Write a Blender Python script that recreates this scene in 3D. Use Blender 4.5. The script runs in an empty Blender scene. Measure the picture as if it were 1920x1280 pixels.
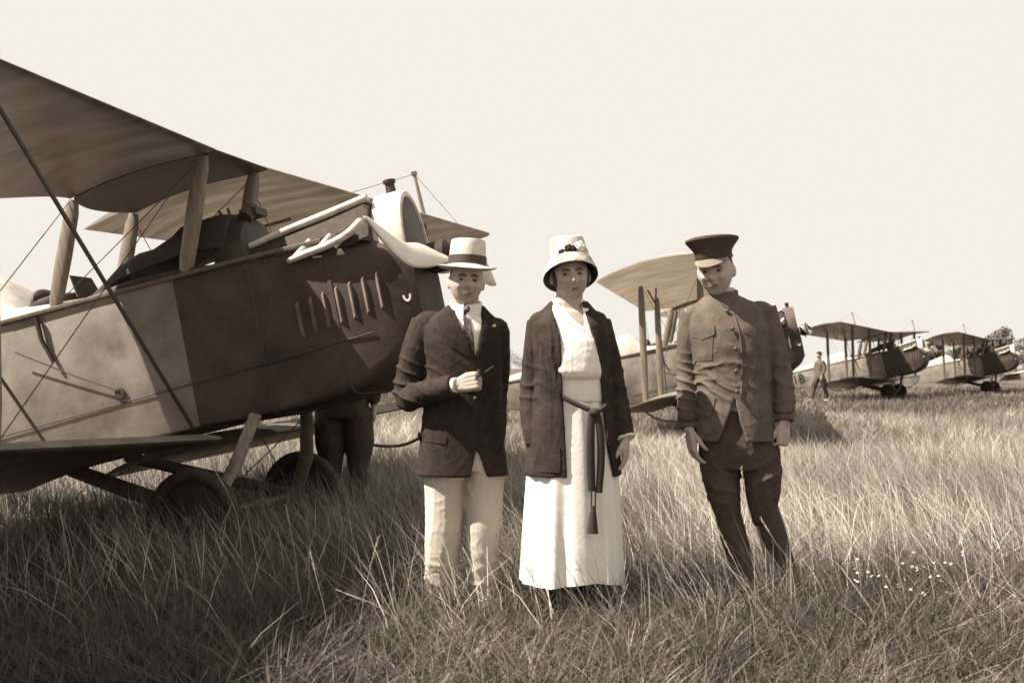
import bpy, bmesh, math, random
import numpy as np
from mathutils import Vector, Matrix, noise
from mathutils.bvhtree import BVHTree

random.seed(7)
rng = np.random.default_rng(11)
S = bpy.context.scene
COL = S.collection
PI = math.pi
R = math.radians

# ------------------------------------------------------------------ camera, sky, sun, exposure
CAM_H = 1.15
cam_d = bpy.data.cameras.new('camera')
cam = bpy.data.objects.new('camera', cam_d)
COL.objects.link(cam)
cam.location = (0, 0, CAM_H)
cam.rotation_euler = (R(90), 0, 0)
cam_d.sensor_width = 36.0
cam_d.lens = 36.0 * 2200 / 1920
cam_d.shift_y = 50 / 1920
cam_d.clip_end = 4000
cam_d.dof.use_dof = True
cam_d.dof.focus_distance = 5.8
cam_d.dof.aperture_fstop = 5.6
S.camera = cam

SUN_DIR = Vector((-0.62, -0.12, 0.77)).normalized()      # towards the sun
elev = math.asin(SUN_DIR.z)
azim = math.atan2(SUN_DIR.x, SUN_DIR.y)
world = bpy.data.worlds.new('World')
S.world = world
world.use_nodes = True
wn = world.node_tree
wn.nodes.clear()
sky = wn.nodes.new('ShaderNodeTexSky')
sky.sky_type = 'NISHITA'
sky.sun_disc = False
sky.sun_elevation = elev
sky.sun_rotation = azim
sky.dust_density = 4.0
sky.air_density = 1.0
bw = wn.nodes.new('ShaderNodeRGBToBW')
mn = wn.nodes.new('ShaderNodeMath'); mn.operation = 'MINIMUM'; mn.inputs[1].default_value = 3.45
mx = wn.nodes.new('ShaderNodeMath'); mx.operation = 'MAXIMUM'; mx.inputs[1].default_value = 3.3
tint = wn.nodes.new('ShaderNodeMix'); tint.data_type = 'RGBA'; tint.blend_type = 'MULTIPLY'
tint.inputs[0].default_value = 1.0
tint.inputs[7].default_value = (1.0, 0.938, 0.85, 1)
bg = wn.nodes.new('ShaderNodeBackground')
bg.inputs['Strength'].default_value = 0.105
wo = wn.nodes.new('ShaderNodeOutputWorld')
wn.links.new(sky.outputs[0], bw.inputs[0])
wn.links.new(bw.outputs[0], mn.inputs[0])
wn.links.new(mn.outputs[0], mx.inputs[0])
wn.links.new(mx.outputs[0], tint.inputs[6])
wn.links.new(tint.outputs[2], bg.inputs['Color'])
wn.links.new(bg.outputs[0], wo.inputs['Surface'])

sun_d = bpy.data.lights.new('sun', 'SUN')
sun_d.energy = 5.0
sun_d.angle = R(0.5)
sun_d.color = (1.0, 0.93, 0.84)
sun = bpy.data.objects.new('sun', sun_d)
COL.objects.link(sun)
sun.rotation_euler = SUN_DIR.to_track_quat('Z', 'Y').to_euler()
sun.location = (-20, -5, 30)

S.view_settings.view_transform = 'Standard'
S.view_settings.look = 'None'
S.view_settings.gamma = 1.0
S.view_settings.exposure = 1.4
S.render.engine = 'CYCLES'
S.cycles.max_bounces = 6
S.cycles.transparent_max_bounces = 8

# ------------------------------------------------------------------ helpers
def lin(r, g, b):
    def f(c):
        c /= 255.0
        return c / 12.92 if c <= 0.04045 else ((c + 0.055) / 1.055) ** 2.4
    return (f(r), f(g), f(b), 1.0)

def mat(name, c1, c2=None, scale=6.0, rough=0.8, bump=0.0, bscale=40.0, transl=0.0, metal=0.0, spec=0.3,
        stretch=(1, 1, 1), contrast=(0.35, 0.65), sheen=0.0):
    m = bpy.data.materials.new(name)
    m.use_nodes = True
    nt = m.node_tree
    p = nt.nodes['Principled BSDF']
    out = nt.nodes['Material Output']
    p.inputs['Roughness'].default_value = rough
    p.inputs['Metallic'].default_value = metal
    p.inputs['Specular IOR Level'].default_value = spec
    if sheen:
        p.inputs['Sheen Weight'].default_value = sheen
        p.inputs['Sheen Roughness'].default_value = 0.5
    tc = nt.nodes.new('ShaderNodeTexCoord')
    mp = nt.nodes.new('ShaderNodeMapping')
    mp.inputs['Scale'].default_value = stretch
    nt.links.new(tc.outputs['Object'], mp.inputs[0])
    colout = None
    if c2 is not None:
        n = nt.nodes.new('ShaderNodeTexNoise')
        n.inputs['Scale'].default_value = scale
        n.inputs['Detail'].default_value = 6
        n.inputs['Roughness'].default_value = 0.62
        nt.links.new(mp.outputs[0], n.inputs['Vector'])
        r = nt.nodes.new('ShaderNodeValToRGB')
        r.color_ramp.elements[0].position = contrast[0]
        r.color_ramp.elements[1].position = contrast[1]
        r.color_ramp.elements[0].color = c1
        r.color_ramp.elements[1].color = c2
        nt.links.new(n.outputs['Fac'], r.inputs[0])
        colout = r.outputs[0]
        nt.links.new(colout, p.inputs['Base Color'])
    else:
        p.inputs['Base Color'].default_value = c1
    if bump:
        n2 = nt.nodes.new('ShaderNodeTexNoise')
        n2.inputs['Scale'].default_value = bscale
        n2.inputs['Detail'].default_value = 5
        nt.links.new(mp.outputs[0], n2.inputs['Vector'])
        b = nt.nodes.new('ShaderNodeBump')
        b.inputs['Strength'].default_value = bump
        b.inputs['Distance'].default_value = 0.01
        nt.links.new(n2.outputs['Fac'], b.inputs['Height'])
        nt.links.new(b.outputs[0], p.inputs['Normal'])
    if transl:
        t = nt.nodes.new('ShaderNodeBsdfTranslucent')
        if colout:
            nt.links.new(colout, t.inputs['Color'])
        else:
            t.inputs['Color'].default_value = c1
        ms = nt.nodes.new('ShaderNodeMixShader')
        ms.inputs[0].default_value = transl
        nt.links.new(p.outputs[0], ms.inputs[1])
        nt.links.new(t.outputs[0], ms.inputs[2])
        nt.links.new(ms.outputs[0], out.inputs['Surface'])
    return m

def link(o, parent=None, label=None, cat=None, group=None, kind=None):
    COL.objects.link(o)
    if parent is not None:
        o.parent = parent
    if label: o['label'] = label
    if cat: o['category'] = cat
    if group: o['group'] = group
    if kind: o['kind'] = kind
    return o

def thing(name, label, cat, loc=(0, 0, 0), rot=(0, 0, 0), group=None):
    o = bpy.data.objects.new(name, None)
    o.location = loc
    o.rotation_euler = rot
    o.empty_display_size = 0.2
    return link(o, None, label, cat, group)

def catmull(pts, n=6):
    P = [Vector(p) for p in pts]
    if len(P) < 3:
        return P
    out = []
    for i in range(len(P) - 1):
        p0 = P[max(i - 1, 0)]; p1 = P[i]; p2 = P[i + 1]; p3 = P[min(i + 2, len(P) - 1)]
        for k in range(n):
            t = k / n
            out.append(0.5 * ((2 * p1) + (p2 - p0) * t + (2 * p0 - 5 * p1 + 4 * p2 - p3) * t * t
                              + (-p0 + 3 * p1 - 3 * p2 + p3) * t ** 3))
    out.append(P[-1])
    return out

def cat1(vals, n=6):
    return [v[0] for v in catmull([(a, 0, 0) for a in vals], n)] if len(vals) > 2 else list(vals)

class MB:
    def __init__(self):
        self.v = []; self.f = []
    def add(self, vs, fs):
        o = len(self.v)
        self.v += [tuple(p) for p in vs]
        self.f += [tuple(i + o for i in q) for q in fs]
    def loft(self, rings, cap0=True, cap1=True, closed=True):
        n = len(rings[0]); o = len(self.v)
        for r in rings:
            self.v += [tuple(p) for p in r]
        for i in range(len(rings) - 1):
            for j in range(n if closed else n - 1):
                k = (j + 1) % n
                self.f.append((o + i * n + j, o + i * n + k, o + (i + 1) * n + k, o + (i + 1) * n + j))
        if cap0: self.f.append(tuple(o + j for j in reversed(range(n))))
        if cap1: self.f.append(tuple(o + (len(rings) - 1) * n + j for j in range(n)))
    def tube(self, pts, rad, n=10, flat=1.0, ref=None, round_ends=False, smooth=0):
        if smooth:
            k = len(pts)
            pts2 = catmull(pts, smooth)
            rad = cat1(rad, smooth) if hasattr(rad, '__len__') and k > 2 else rad
            pts = pts2
        P = [Vector(p) for p in pts]
        m = len(P)
        if not hasattr(rad, '__len__'): rad = [rad] * m
        if len(rad) != m:
            rad = list(np.interp(np.linspace(0, 1, m), np.linspace(0, 1, len(rad)), rad))
        T = []
        for i in range(m):
            t = (P[min(i + 1, m - 1)] - P[max(i - 1, 0)])
            T.append(t.normalized())
        u = Vector(ref) if ref is not None else (Vector((0, 0, 1)) if abs(T[0].z) < 0.9 else Vector((1, 0, 0)))
        rings = []
        def ring(c, t, r, u):
            u = (u - t * u.dot(t)).normalized()
            w = t.cross(u)
            return [c + u * (math.cos(2 * PI * j / n) * r) + w * (math.sin(2 * PI * j / n) * r * flat) for j in range(n)], u
        if round_ends:
            for a in (0.15, 0.5, 0.8):
                q, u = ring(P[0] - T[0] * rad[0] * math.sqrt(1 - a * a), T[0], rad[0] * a, u); rings.append(q)
        for i in range(m):
            q, u = ring(P[i], T[i], rad[i], u); rings.append(q)
        if round_ends:
            for a in (0.8, 0.5, 0.15):
                q, u = ring(P[-1] + T[-1] * rad[-1] * math.sqrt(1 - a * a), T[-1], rad[-1] * a, u); rings.append(q)
        self.loft(rings)
        return self
    def box(self, c, s, rot=None, bev=0.0):
        h = [x / 2 for x in s]
        vs = [Vector((x * h[0], y * h[1], z * h[2])) for x in (-1, 1) for y in (-1, 1) for z in (-1, 1)]
        if rot is not None: vs = [rot @ v for v in vs]
        vs = [v + Vector(c) for v in vs]
        self.add(vs, [(0, 1, 3, 2), (4, 6, 7, 5), (0, 4, 5, 1), (2, 3, 7, 6), (0, 2, 6, 4), (1, 5, 7, 3)])
        return self
    def ellipsoid(self, c, r, nu=16, nv=10, mtx=None):
        vs = []; fs = []
        for i in range(nv + 1):
            th = PI * i / nv
            for j in range(nu):
                ph = 2 * PI * j / nu
                p = Vector((r[0] * math.sin(th) * math.cos(ph), r[1] * math.sin(th) * math.sin(ph), r[2] * math.cos(th)))
                if mtx is not None: p = mtx @ p
                vs.append(p + Vector(c))
        for i in range(nv):
            for j in range(nu):
                k = (j + 1) % nu
                fs.append((i * nu + j, (i + 1) * nu + j, (i + 1) * nu + k, i * nu + k))
        self.add(vs, fs)
        return self
    def lathe(self, prof, c=(0, 0, 0), axis='z', n=24, mtx=None):
        rings = []
        for r, h in prof:
            ring = []
            for j in range(n):
                a = 2 * PI * j / n
                if axis == 'z': p = Vector((r * math.cos(a), r * math.sin(a), h))
                elif axis == 'y': p = Vector((r * math.cos(a), h, r * math.sin(a)))
                else: p = Vector((h, r * math.cos(a), r * math.sin(a)))
                if mtx is not None: p = mtx @ p
                ring.append(p + Vector(c))
            rings.append(ring)
        self.loft(rings)
        return self
    def xf(self, M):
        self.v = [tuple(M @ Vector(p)) for p in self.v]
        return self
    def mesh(self, name, smooth=True, clean=True):
        me = bpy.data.meshes.new(name)
        me.from_pydata(self.v, [], self.f)
        if clean:
            bm = bmesh.new(); bm.from_mesh(me)
            bmesh.ops.remove_doubles(bm, verts=bm.verts, dist=1e-5)
            bmesh.ops.recalc_face_normals(bm, faces=bm.faces)
            bm.to_mesh(me); bm.free()
        if smooth:
            me.polygons.foreach_set('use_smooth', [True] * len(me.polygons))
            me.set_sharp_from_angle(angle=R(40)) if hasattr(me, 'set_sharp_from_angle') else None
        me.update()
        return me
    def build(self, name, m, parent=None, label=None, cat=None, group=None, kind=None, smooth=True, off=None):
        me = self.mesh(name, smooth)
        if off is not None:
            me.transform(Matrix.Translation(off))
        me.materials.append(m)
        return link(bpy.data.objects.new(name, me), parent, label, cat, group, kind)

def remeshed(mb, name, voxel=0.006, smooth_it=4, fac=0.5, disp=None):
    """one continuous closed surface out of overlapping closed pieces"""
    me = mb.mesh(name + '_raw', smooth=False, clean=True)
    ob = bpy.data.objects.new(name + '_raw', me)
    COL.objects.link(ob)
    md = ob.modifiers.new('r', 'REMESH'); md.mode = 'VOXEL'; md.voxel_size = voxel; md.use_smooth_shade = True
    if smooth_it:
        ms = ob.modifiers.new('s', 'SMOOTH'); ms.iterations = smooth_it; ms.factor = fac
    dg = bpy.context.evaluated_depsgraph_get()
    dg.update()
    out = bpy.data.meshes.new_from_object(ob.evaluated_get(dg))
    bpy.data.objects.remove(ob); bpy.data.meshes.remove(me)
    out.name = name
    if disp:
        n = len(out.vertices)
        co = np.empty(n * 3); no = np.empty(n * 3)
        out.vertices.foreach_get('co', co); out.vertices.foreach_get('normal', no)
        co = co.reshape(-1, 3); no = no.reshape(-1, 3)
        co = co + no * disp(co)[:, None]
        out.vertices.foreach_set('co', co.ravel())
    out.polygons.foreach_set('use_smooth', [True] * len(out.polygons))
    out.update()
    return out

def obj_of(me, name, m, parent, label=None):
    me.materials.clear(); me.materials.append(m)
    return link(bpy.data.objects.new(name, me), parent, label)

def wrinkle(amp=0.004, f=(9, 9, 5), folds=(), seed=0.0):
    """soft drape plus sharp creases; folds = (centre, direction across the creases, spacing, reach, depth)"""
    def d(co):
        out = np.zeros(len(co))
        ph = np.zeros(len(co))
        for i, p in enumerate(co):
            q = Vector((p[0] * f[0] + seed, p[1] * f[1], p[2] * f[2]))
            a = noise.noise(q)
            b = 1 - abs(noise.noise(q * 1.9 + Vector((3, 1, 7)))) * 2.4
            c = 1 - abs(noise.noise(Vector((p[0] * 13 + p[2] * 9, p[1] * 13, p[2] * 15 - p[0] * 8)))) * 3.2
            out[i] = amp * (.75 * a + .55 * max(0, b) ** 2 + .42 * max(0, c) ** 3)
            ph[i] = noise.noise(Vector(p) * 9) * 3.4
        for c, dr, wl, rad, a in folds:
            c = np.array(c); dr = np.array(dr, float); dr /= np.linalg.norm(dr)
            r = co - c
            w = np.exp(-((r ** 2).sum(1) / rad ** 2) ** 1.3)
            s_ = np.abs(np.sin(r @ dr * PI / wl + ph * .5))
            out += a * w * ((1 - s_) ** 1.8 * 1.5 - .35)
        return out
    return d

def bvh_of(me):
    return BVHTree.FromPolygons([v.co[:] for v in me.vertices], [p.vertices[:] for p in me.polygons])

def decal(bvh, poly, off=0.004, thick=0.006, step=0.014, dirn=(0, 1, 0), start=-1.5):
    """a flat outline (x, z) laid on the front of a surface as a thin raised piece"""
    bm = bmesh.new()
    vs = [bm.verts.new((x, 0, z)) for x, z in poly]
    bm.faces.new(vs)
    bmesh.ops.triangulate(bm, faces=bm.faces[:])
    xs = [p[0] for p in poly]; zs = [p[1] for p in poly]
    for ax, lo, hi in ((0, min(xs), max(xs)), (2, min(zs), max(zs))):
        k = lo + step
        while k < hi - 1e-4:
            no = [0, 0, 0]; no[ax] = 1
            co = [0, 0, 0]; co[ax] = k
            bmesh.ops.bisect_plane(bm, geom=bm.verts[:] + bm.edges[:] + bm.faces[:], plane_co=co, plane_no=no)
            k += step
    bm.verts.ensure_lookup_table()
    ys = []
    for v in bm.verts:
        h = bvh.ray_cast(Vector((v.co.x, start, v.co.z)), Vector((0, 1, 0)))
        ys.append(h[0].y if h[0] is not None else None)
    good = sorted(y for y in ys if y is not None)
    med = good[len(good) // 2] if good else 0.0
    pool = [(v.co.x, v.co.z, y) for v, y in zip(bm.verts, ys) if y is not None and y < med + .075]
    for v, y in zip(bm.verts, ys):
        if y is None or y >= med + .075:
            y = min(pool, key=lambda q: (q[0] - v.co.x) ** 2 + (q[1] - v.co.z) ** 2)[2] if pool else med
        v.co.y = y - off
    for _ in range(2):
        for v in bm.verts:
            nb = [e.other_vert(v).co.y for e in v.link_edges]
            mn_ = sum(nb) / len(nb)
            if v.co.y > mn_ + .010: v.co.y = mn_
    bmesh.ops.recalc_face_normals(bm, faces=bm.faces[:])
    top = bm.faces[:]
    r = bmesh.ops.extrude_face_region(bm, geom=top)
    for g in r['geom']:
        if isinstance(g, bmesh.types.BMVert):
            g.co.y += thick
    bmesh.ops.recalc_face_normals(bm, faces=bm.faces[:])
    mb = MB()
    bm.verts.index_update()
    mb.add([v.co[:] for v in bm.verts], [[v.index for v in f.verts] for f in bm.faces])
    bm.free()
    return mb

# ------------------------------------------------------------------ materials (the photograph is a sepia print)
M = {}
M['soil'] = mat('dry_soil', (0.085, 0.066, 0.048, 1), (0.20, 0.16, 0.12, 1), 0.9, 0.95, 0.6, 30)
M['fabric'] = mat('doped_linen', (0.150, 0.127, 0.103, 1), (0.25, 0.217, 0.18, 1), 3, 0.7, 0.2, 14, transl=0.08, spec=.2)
def add_spots(m):
    nt = m.node_tree; p = nt.nodes['Principled BSDF']
    src = p.inputs['Base Color'].links[0].from_socket
    tc = nt.nodes.new('ShaderNodeTexCoord')
    f = None
    for sc, lo, hi in ((16, .66, .74), (2.6, .58, .76)):
        n = nt.nodes.new('ShaderNodeTexNoise'); n.inputs['Scale'].default_value = sc; n.inputs['Detail'].default_value = 3
        nt.links.new(tc.outputs['Object'], n.inputs[0])
        mr = nt.nodes.new('ShaderNodeMapRange'); mr.inputs[1].default_value = lo; mr.inputs[2].default_value = hi; mr.inputs[4].default_value = .75
        nt.links.new(n.outputs['Fac'], mr.inputs[0])
        mx_ = nt.nodes.new('ShaderNodeMix'); mx_.data_type = 'RGBA'; mx_.inputs[7].default_value = (.075, .055, .042, 1)
        nt.links.new(mr.outputs[0], mx_.inputs[0]); nt.links.new(src, mx_.inputs[6])
        src = mx_.outputs[2]
    nt.links.new(src, p.inputs['Base Color'])
add_spots(M['fabric'])
M['fabric_wing'] = mat('lighter_wing_linen', (0.30, 0.26, 0.22, 1), (0.47, 0.425, 0.37, 1), 1.6, 0.6, 0.1, 9, transl=0.40,
                       stretch=(1, 3, 1))  # wing linen in a lighter, more translucent tone
M['fabric_dark'] = mat('darker_wing_linen', (0.075, 0.057, 0.045, 1), (0.24, 0.195, 0.16, 1), 1.5, 0.36, 0.15, 6, transl=0.08,
                       stretch=(.8, 3.2, 1), spec=0.6, contrast=(.32, .70))  # wing linen in a darker, glossier tone
M['deck'] = mat('sunlit_deck_linen', (0.34, 0.305, 0.255, 1), (0.52, 0.475, 0.41, 1), 4, 0.75, 0.15, 14, transl=0.08, spec=.2)  # lighter than the side linen: sun on the decking put into its colour
M['centre_ply'] = mat('dark_plywood', (0.055, 0.040, 0.030, 1), (0.085, 0.064, 0.048, 1), 3, 0.6, 0.1, 20)
M['cowl'] = mat('brown_painted_cowl', (0.085, 0.064, 0.052, 1), (0.15, 0.115, 0.094, 1), 5, 0.7, 0.12, 12, spec=0.2)
M['cowl_fabric'] = mat('worn_brown_panel', (0.036, 0.025, 0.019, 1), (0.088, 0.063, 0.050, 1), 3.4, 0.68, 0.2, 16, spec=0.2, contrast=(.3, .72))
M['dark'] = mat('dark_brown_leather', (0.035, 0.025, 0.018, 1), (0.05, 0.037, 0.027, 1), 8, 0.6, 0.1, 30)
M['engine'] = mat('oily_iron', (0.034, 0.024, 0.018, 1), (0.06, 0.045, 0.034, 1), 12, 0.75, 0.2, 40, spec=0.15)
M['pale_metal'] = mat('pale_painted_metal', (0.30, 0.265, 0.22, 1), (0.58, 0.53, 0.46, 1), 6, 0.6, 0.15, 30, contrast=(.28, .5), spec=.2)
M['wood'] = mat('varnished_ash', (0.13, 0.10, 0.075, 1), (0.22, 0.18, 0.135, 1), 5, 0.4, 0.05, 20, stretch=(8, 8, 1), spec=0.5)
M['dark_wood'] = mat('dark_varnished_spruce', (0.085, 0.063, 0.046, 1), (0.13, 0.10, 0.075, 1), 5, 0.45, 0.05, 20, stretch=(6, 6, 1))
M['exhaust'] = mat('sooty_pale_pipe', (0.20, 0.17, 0.14, 1), (0.56, 0.50, 0.43, 1), 9, 0.6, 0.25, 40, contrast=(.30, .52))
M['propwood'] = mat('pale_propeller_wood', (0.50, 0.45, 0.37, 1), (0.62, 0.57, 0.48, 1), 5, 0.4, 0.04, 20, stretch=(6, 1, 6), spec=0.5)
M['wire'] = mat('steel_wire', (0.06, 0.05, 0.04, 1), rough=0.5)
M['rubber'] = mat('black_rubber', (0.03, 0.022, 0.017, 1), (0.05, 0.038, 0.03, 1), 10, 0.8)
M['wheel_cover'] = mat('brown_wheel_cover', (0.026, 0.019, 0.014, 1), (0.042, 0.031, 0.024, 1), 5, 0.8, spec=.1)
M['fabric_pale'] = mat('pale_wing_linen', (0.46, 0.415, 0.36, 1), (0.62, 0.57, 0.50, 1), 1.8, 0.7, 0.1, 9, transl=0.45, stretch=(1, 3, 1), spec=.2)
M['louvre'] = mat('worn_louvre', (0.13, 0.10, 0.083, 1), (0.21, 0.17, 0.14, 1), 9, 0.7, spec=.2)
M['core'] = mat('radiator_core', (0.07, 0.055, 0.045, 1), (0.10, 0.082, 0.067, 1), 60, 0.6, 0.5, 90)
M['bark'] = mat('grey_bark', (0.10, 0.08, 0.065, 1), (0.17, 0.14, 0.11, 1), 8, 0.9)

# ------------------------------------------------------------------ ground (one sheet to the horizon)
def ground():
    n = 90
    ys = np.concatenate([np.linspace(-60, 0, 8)[:-1], np.linspace(0, 60, 61), np.geomspace(64, 2500, 24)])
    xs = np.concatenate([-np.geomspace(40, 2500, 20)[::-1], np.linspace(-38, 38, 77), np.geomspace(40, 2500, 20)])
    vs = []
    for y in ys:
        for x in xs:
            z = 0.0
            d = math.hypot(x, y)
            if d < 200:
                z = 0.03 * noise.noise(Vector((x * 0.35, y * 0.35, 2.0))) - 0.02
            vs.append((x, y, z))
    nx = len(xs)
    fs = [(j * nx + i, j * nx + i + 1, (j + 1) * nx + i + 1, (j + 1) * nx + i) for j in range(len(ys) - 1) for i in range(nx - 1)]
    mb = MB(); mb.add(vs, fs)
    m = bpy.data.materials.new('field_turf'); m.use_nodes = True
    nt = m.node_tree; p = nt.nodes['Principled BSDF']
    p.inputs['Roughness'].default_value = 0.95; p.inputs['Specular IOR Level'].default_value = 0.1
    tc = nt.nodes.new('ShaderNodeTexCoord')
    n1 = nt.nodes.new('ShaderNodeTexNoise'); n1.inputs['Scale'].default_value = 0.35; n1.inputs['Detail'].default_value = 5
    n2 = nt.nodes.new('ShaderNodeTexNoise'); n2.inputs['Scale'].default_value = 7; n2.inputs['Detail'].default_value = 8
    nt.links.new(tc.outputs['Object'], n1.inputs[0]); nt.links.new(tc.outputs['Object'], n2.inputs[0])
    ad = nt.nodes.new('ShaderNodeMath'); ad.operation = 'ADD'
    nt.links.new(n1.outputs[0], ad.inputs[0]); nt.links.new(n2.outputs[0], ad.inputs[1])
    r = nt.nodes.new('ShaderNodeValToRGB')
    r.color_ramp.elements[0].position = 0.36; r.color_ramp.elements[0].color = (0.042, 0.034, 0.026, 1)
    r.color_ramp.elements[1].position = 0.64; r.color_ramp.elements[1].color = (0.155, 0.13, 0.105, 1)
    hf = nt.nodes.new('ShaderNodeMath'); hf.operation = 'MULTIPLY'; hf.inputs[1].default_value = 0.5
    nt.links.new(ad.outputs[0], hf.inputs[0]); nt.links.new(hf.outputs[0], r.inputs[0])
    nt.links.new(r.outputs[0], p.inputs['Base Color'])
    b = nt.nodes.new('ShaderNodeBump'); b.inputs['Strength'].default_value = 0.8; b.inputs['Distance'].default_value = 0.05
    nt.links.new(n2.outputs[0], b.inputs['Height']); nt.links.new(b.outputs[0], p.inputs['Normal'])
    mb.build('ground', m, kind='structure', label='rough grass airfield running to the horizon')
ground()

# ------------------------------------------------------------------ biplane
ALPHA = R(12.0)
ROOT_L = Vector((-1.59, 0, -1.492))
OFF = -ROOT_L

def rrect(x, w, z0, z1, rc, n=5):
    """rounded rectangle section in the y-z plane at station x"""
    out = []
    rc = min(rc, w * 0.98, (z1 - z0) * 0.49)
    for cy, cz, a0 in ((w - rc, z1 - rc, 0), (-(w - rc), z1 - rc, 90), (-(w - rc), z0 + rc, 180), (w - rc, z0 + rc, 270)):
        for k in range(n):
            a = R(a0 + 90 * k / (n - 1))
            out.append((x, cy + rc * math.cos(a), cz + rc * math.sin(a)))
    return out

def wing_mesh(y0, y1, le, te, zf, ribs=0.30, tip=None, sag=0.014):
    """fabric wing panel: ribs stand proud, the linen sags between them"""
    mb = MB()
    nb = max(1, round(abs(y1 - y0) / ribs))
    ys = [y0 + (y1 - y0) * i / (nb * 6) for i in range(nb * 6 + 1)]
    U = [0, 0.012, 0.04, 0.1, 0.2, 0.32, 0.45, 0.6, 0.75, 0.88, 1.0]
    rings = []
    for i, y in enumerate(ys):
        s = abs(math.sin(PI * i / 6)) ** 0.6
        xl, xt = le(y), te(y)
        c = xl - xt
        up = []; lo = []
        k = 1.0
        if tip is not None and abs(y) > tip - 0.25:
            k = max(0.12, math.sqrt(max(0.0, 1 - ((abs(y) - tip + 0.25) / 0.26) ** 2)))
        for u in U:
            cam_ = 0.055 * 4 * u * (1 - u)
            t = 0.055 * (2.97 * math.sqrt(u) - 1.26 * u - 3.516 * u * u + 2.843 * u ** 3 - 1.015 * u ** 4) * k
            zz = zf(y) - 0.065 * u * c / 1.5
            sg = sag * s * math.sin(PI * min(1, u * 1.02))
            x = xl - u * c
            up.append((x, y, zz + (cam_ + t * 0.5) * c - sg))
            lo.append((x, y, zz + (cam_ - t * 0.5) * c + sg * 1.1 - 0.004))
        rings.append(up + lo[::-1][0:-1] if False else up + lo[::-1])
    mb.loft(rings)
    return mb

def strut(mb, a, b, w=0.055, flat=0.42):
    a = Vector(a); b = Vector(b)
    pts = [a.lerp(b, t) for t in (0, 0.12, 0.5, 0.88, 1)]
    mb.tube(pts, [w * 0.62, w * 0.9, w, w * 0.9, w * 0.62], n=10, flat=flat, ref=(1, 0, 0))
    return mb

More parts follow.
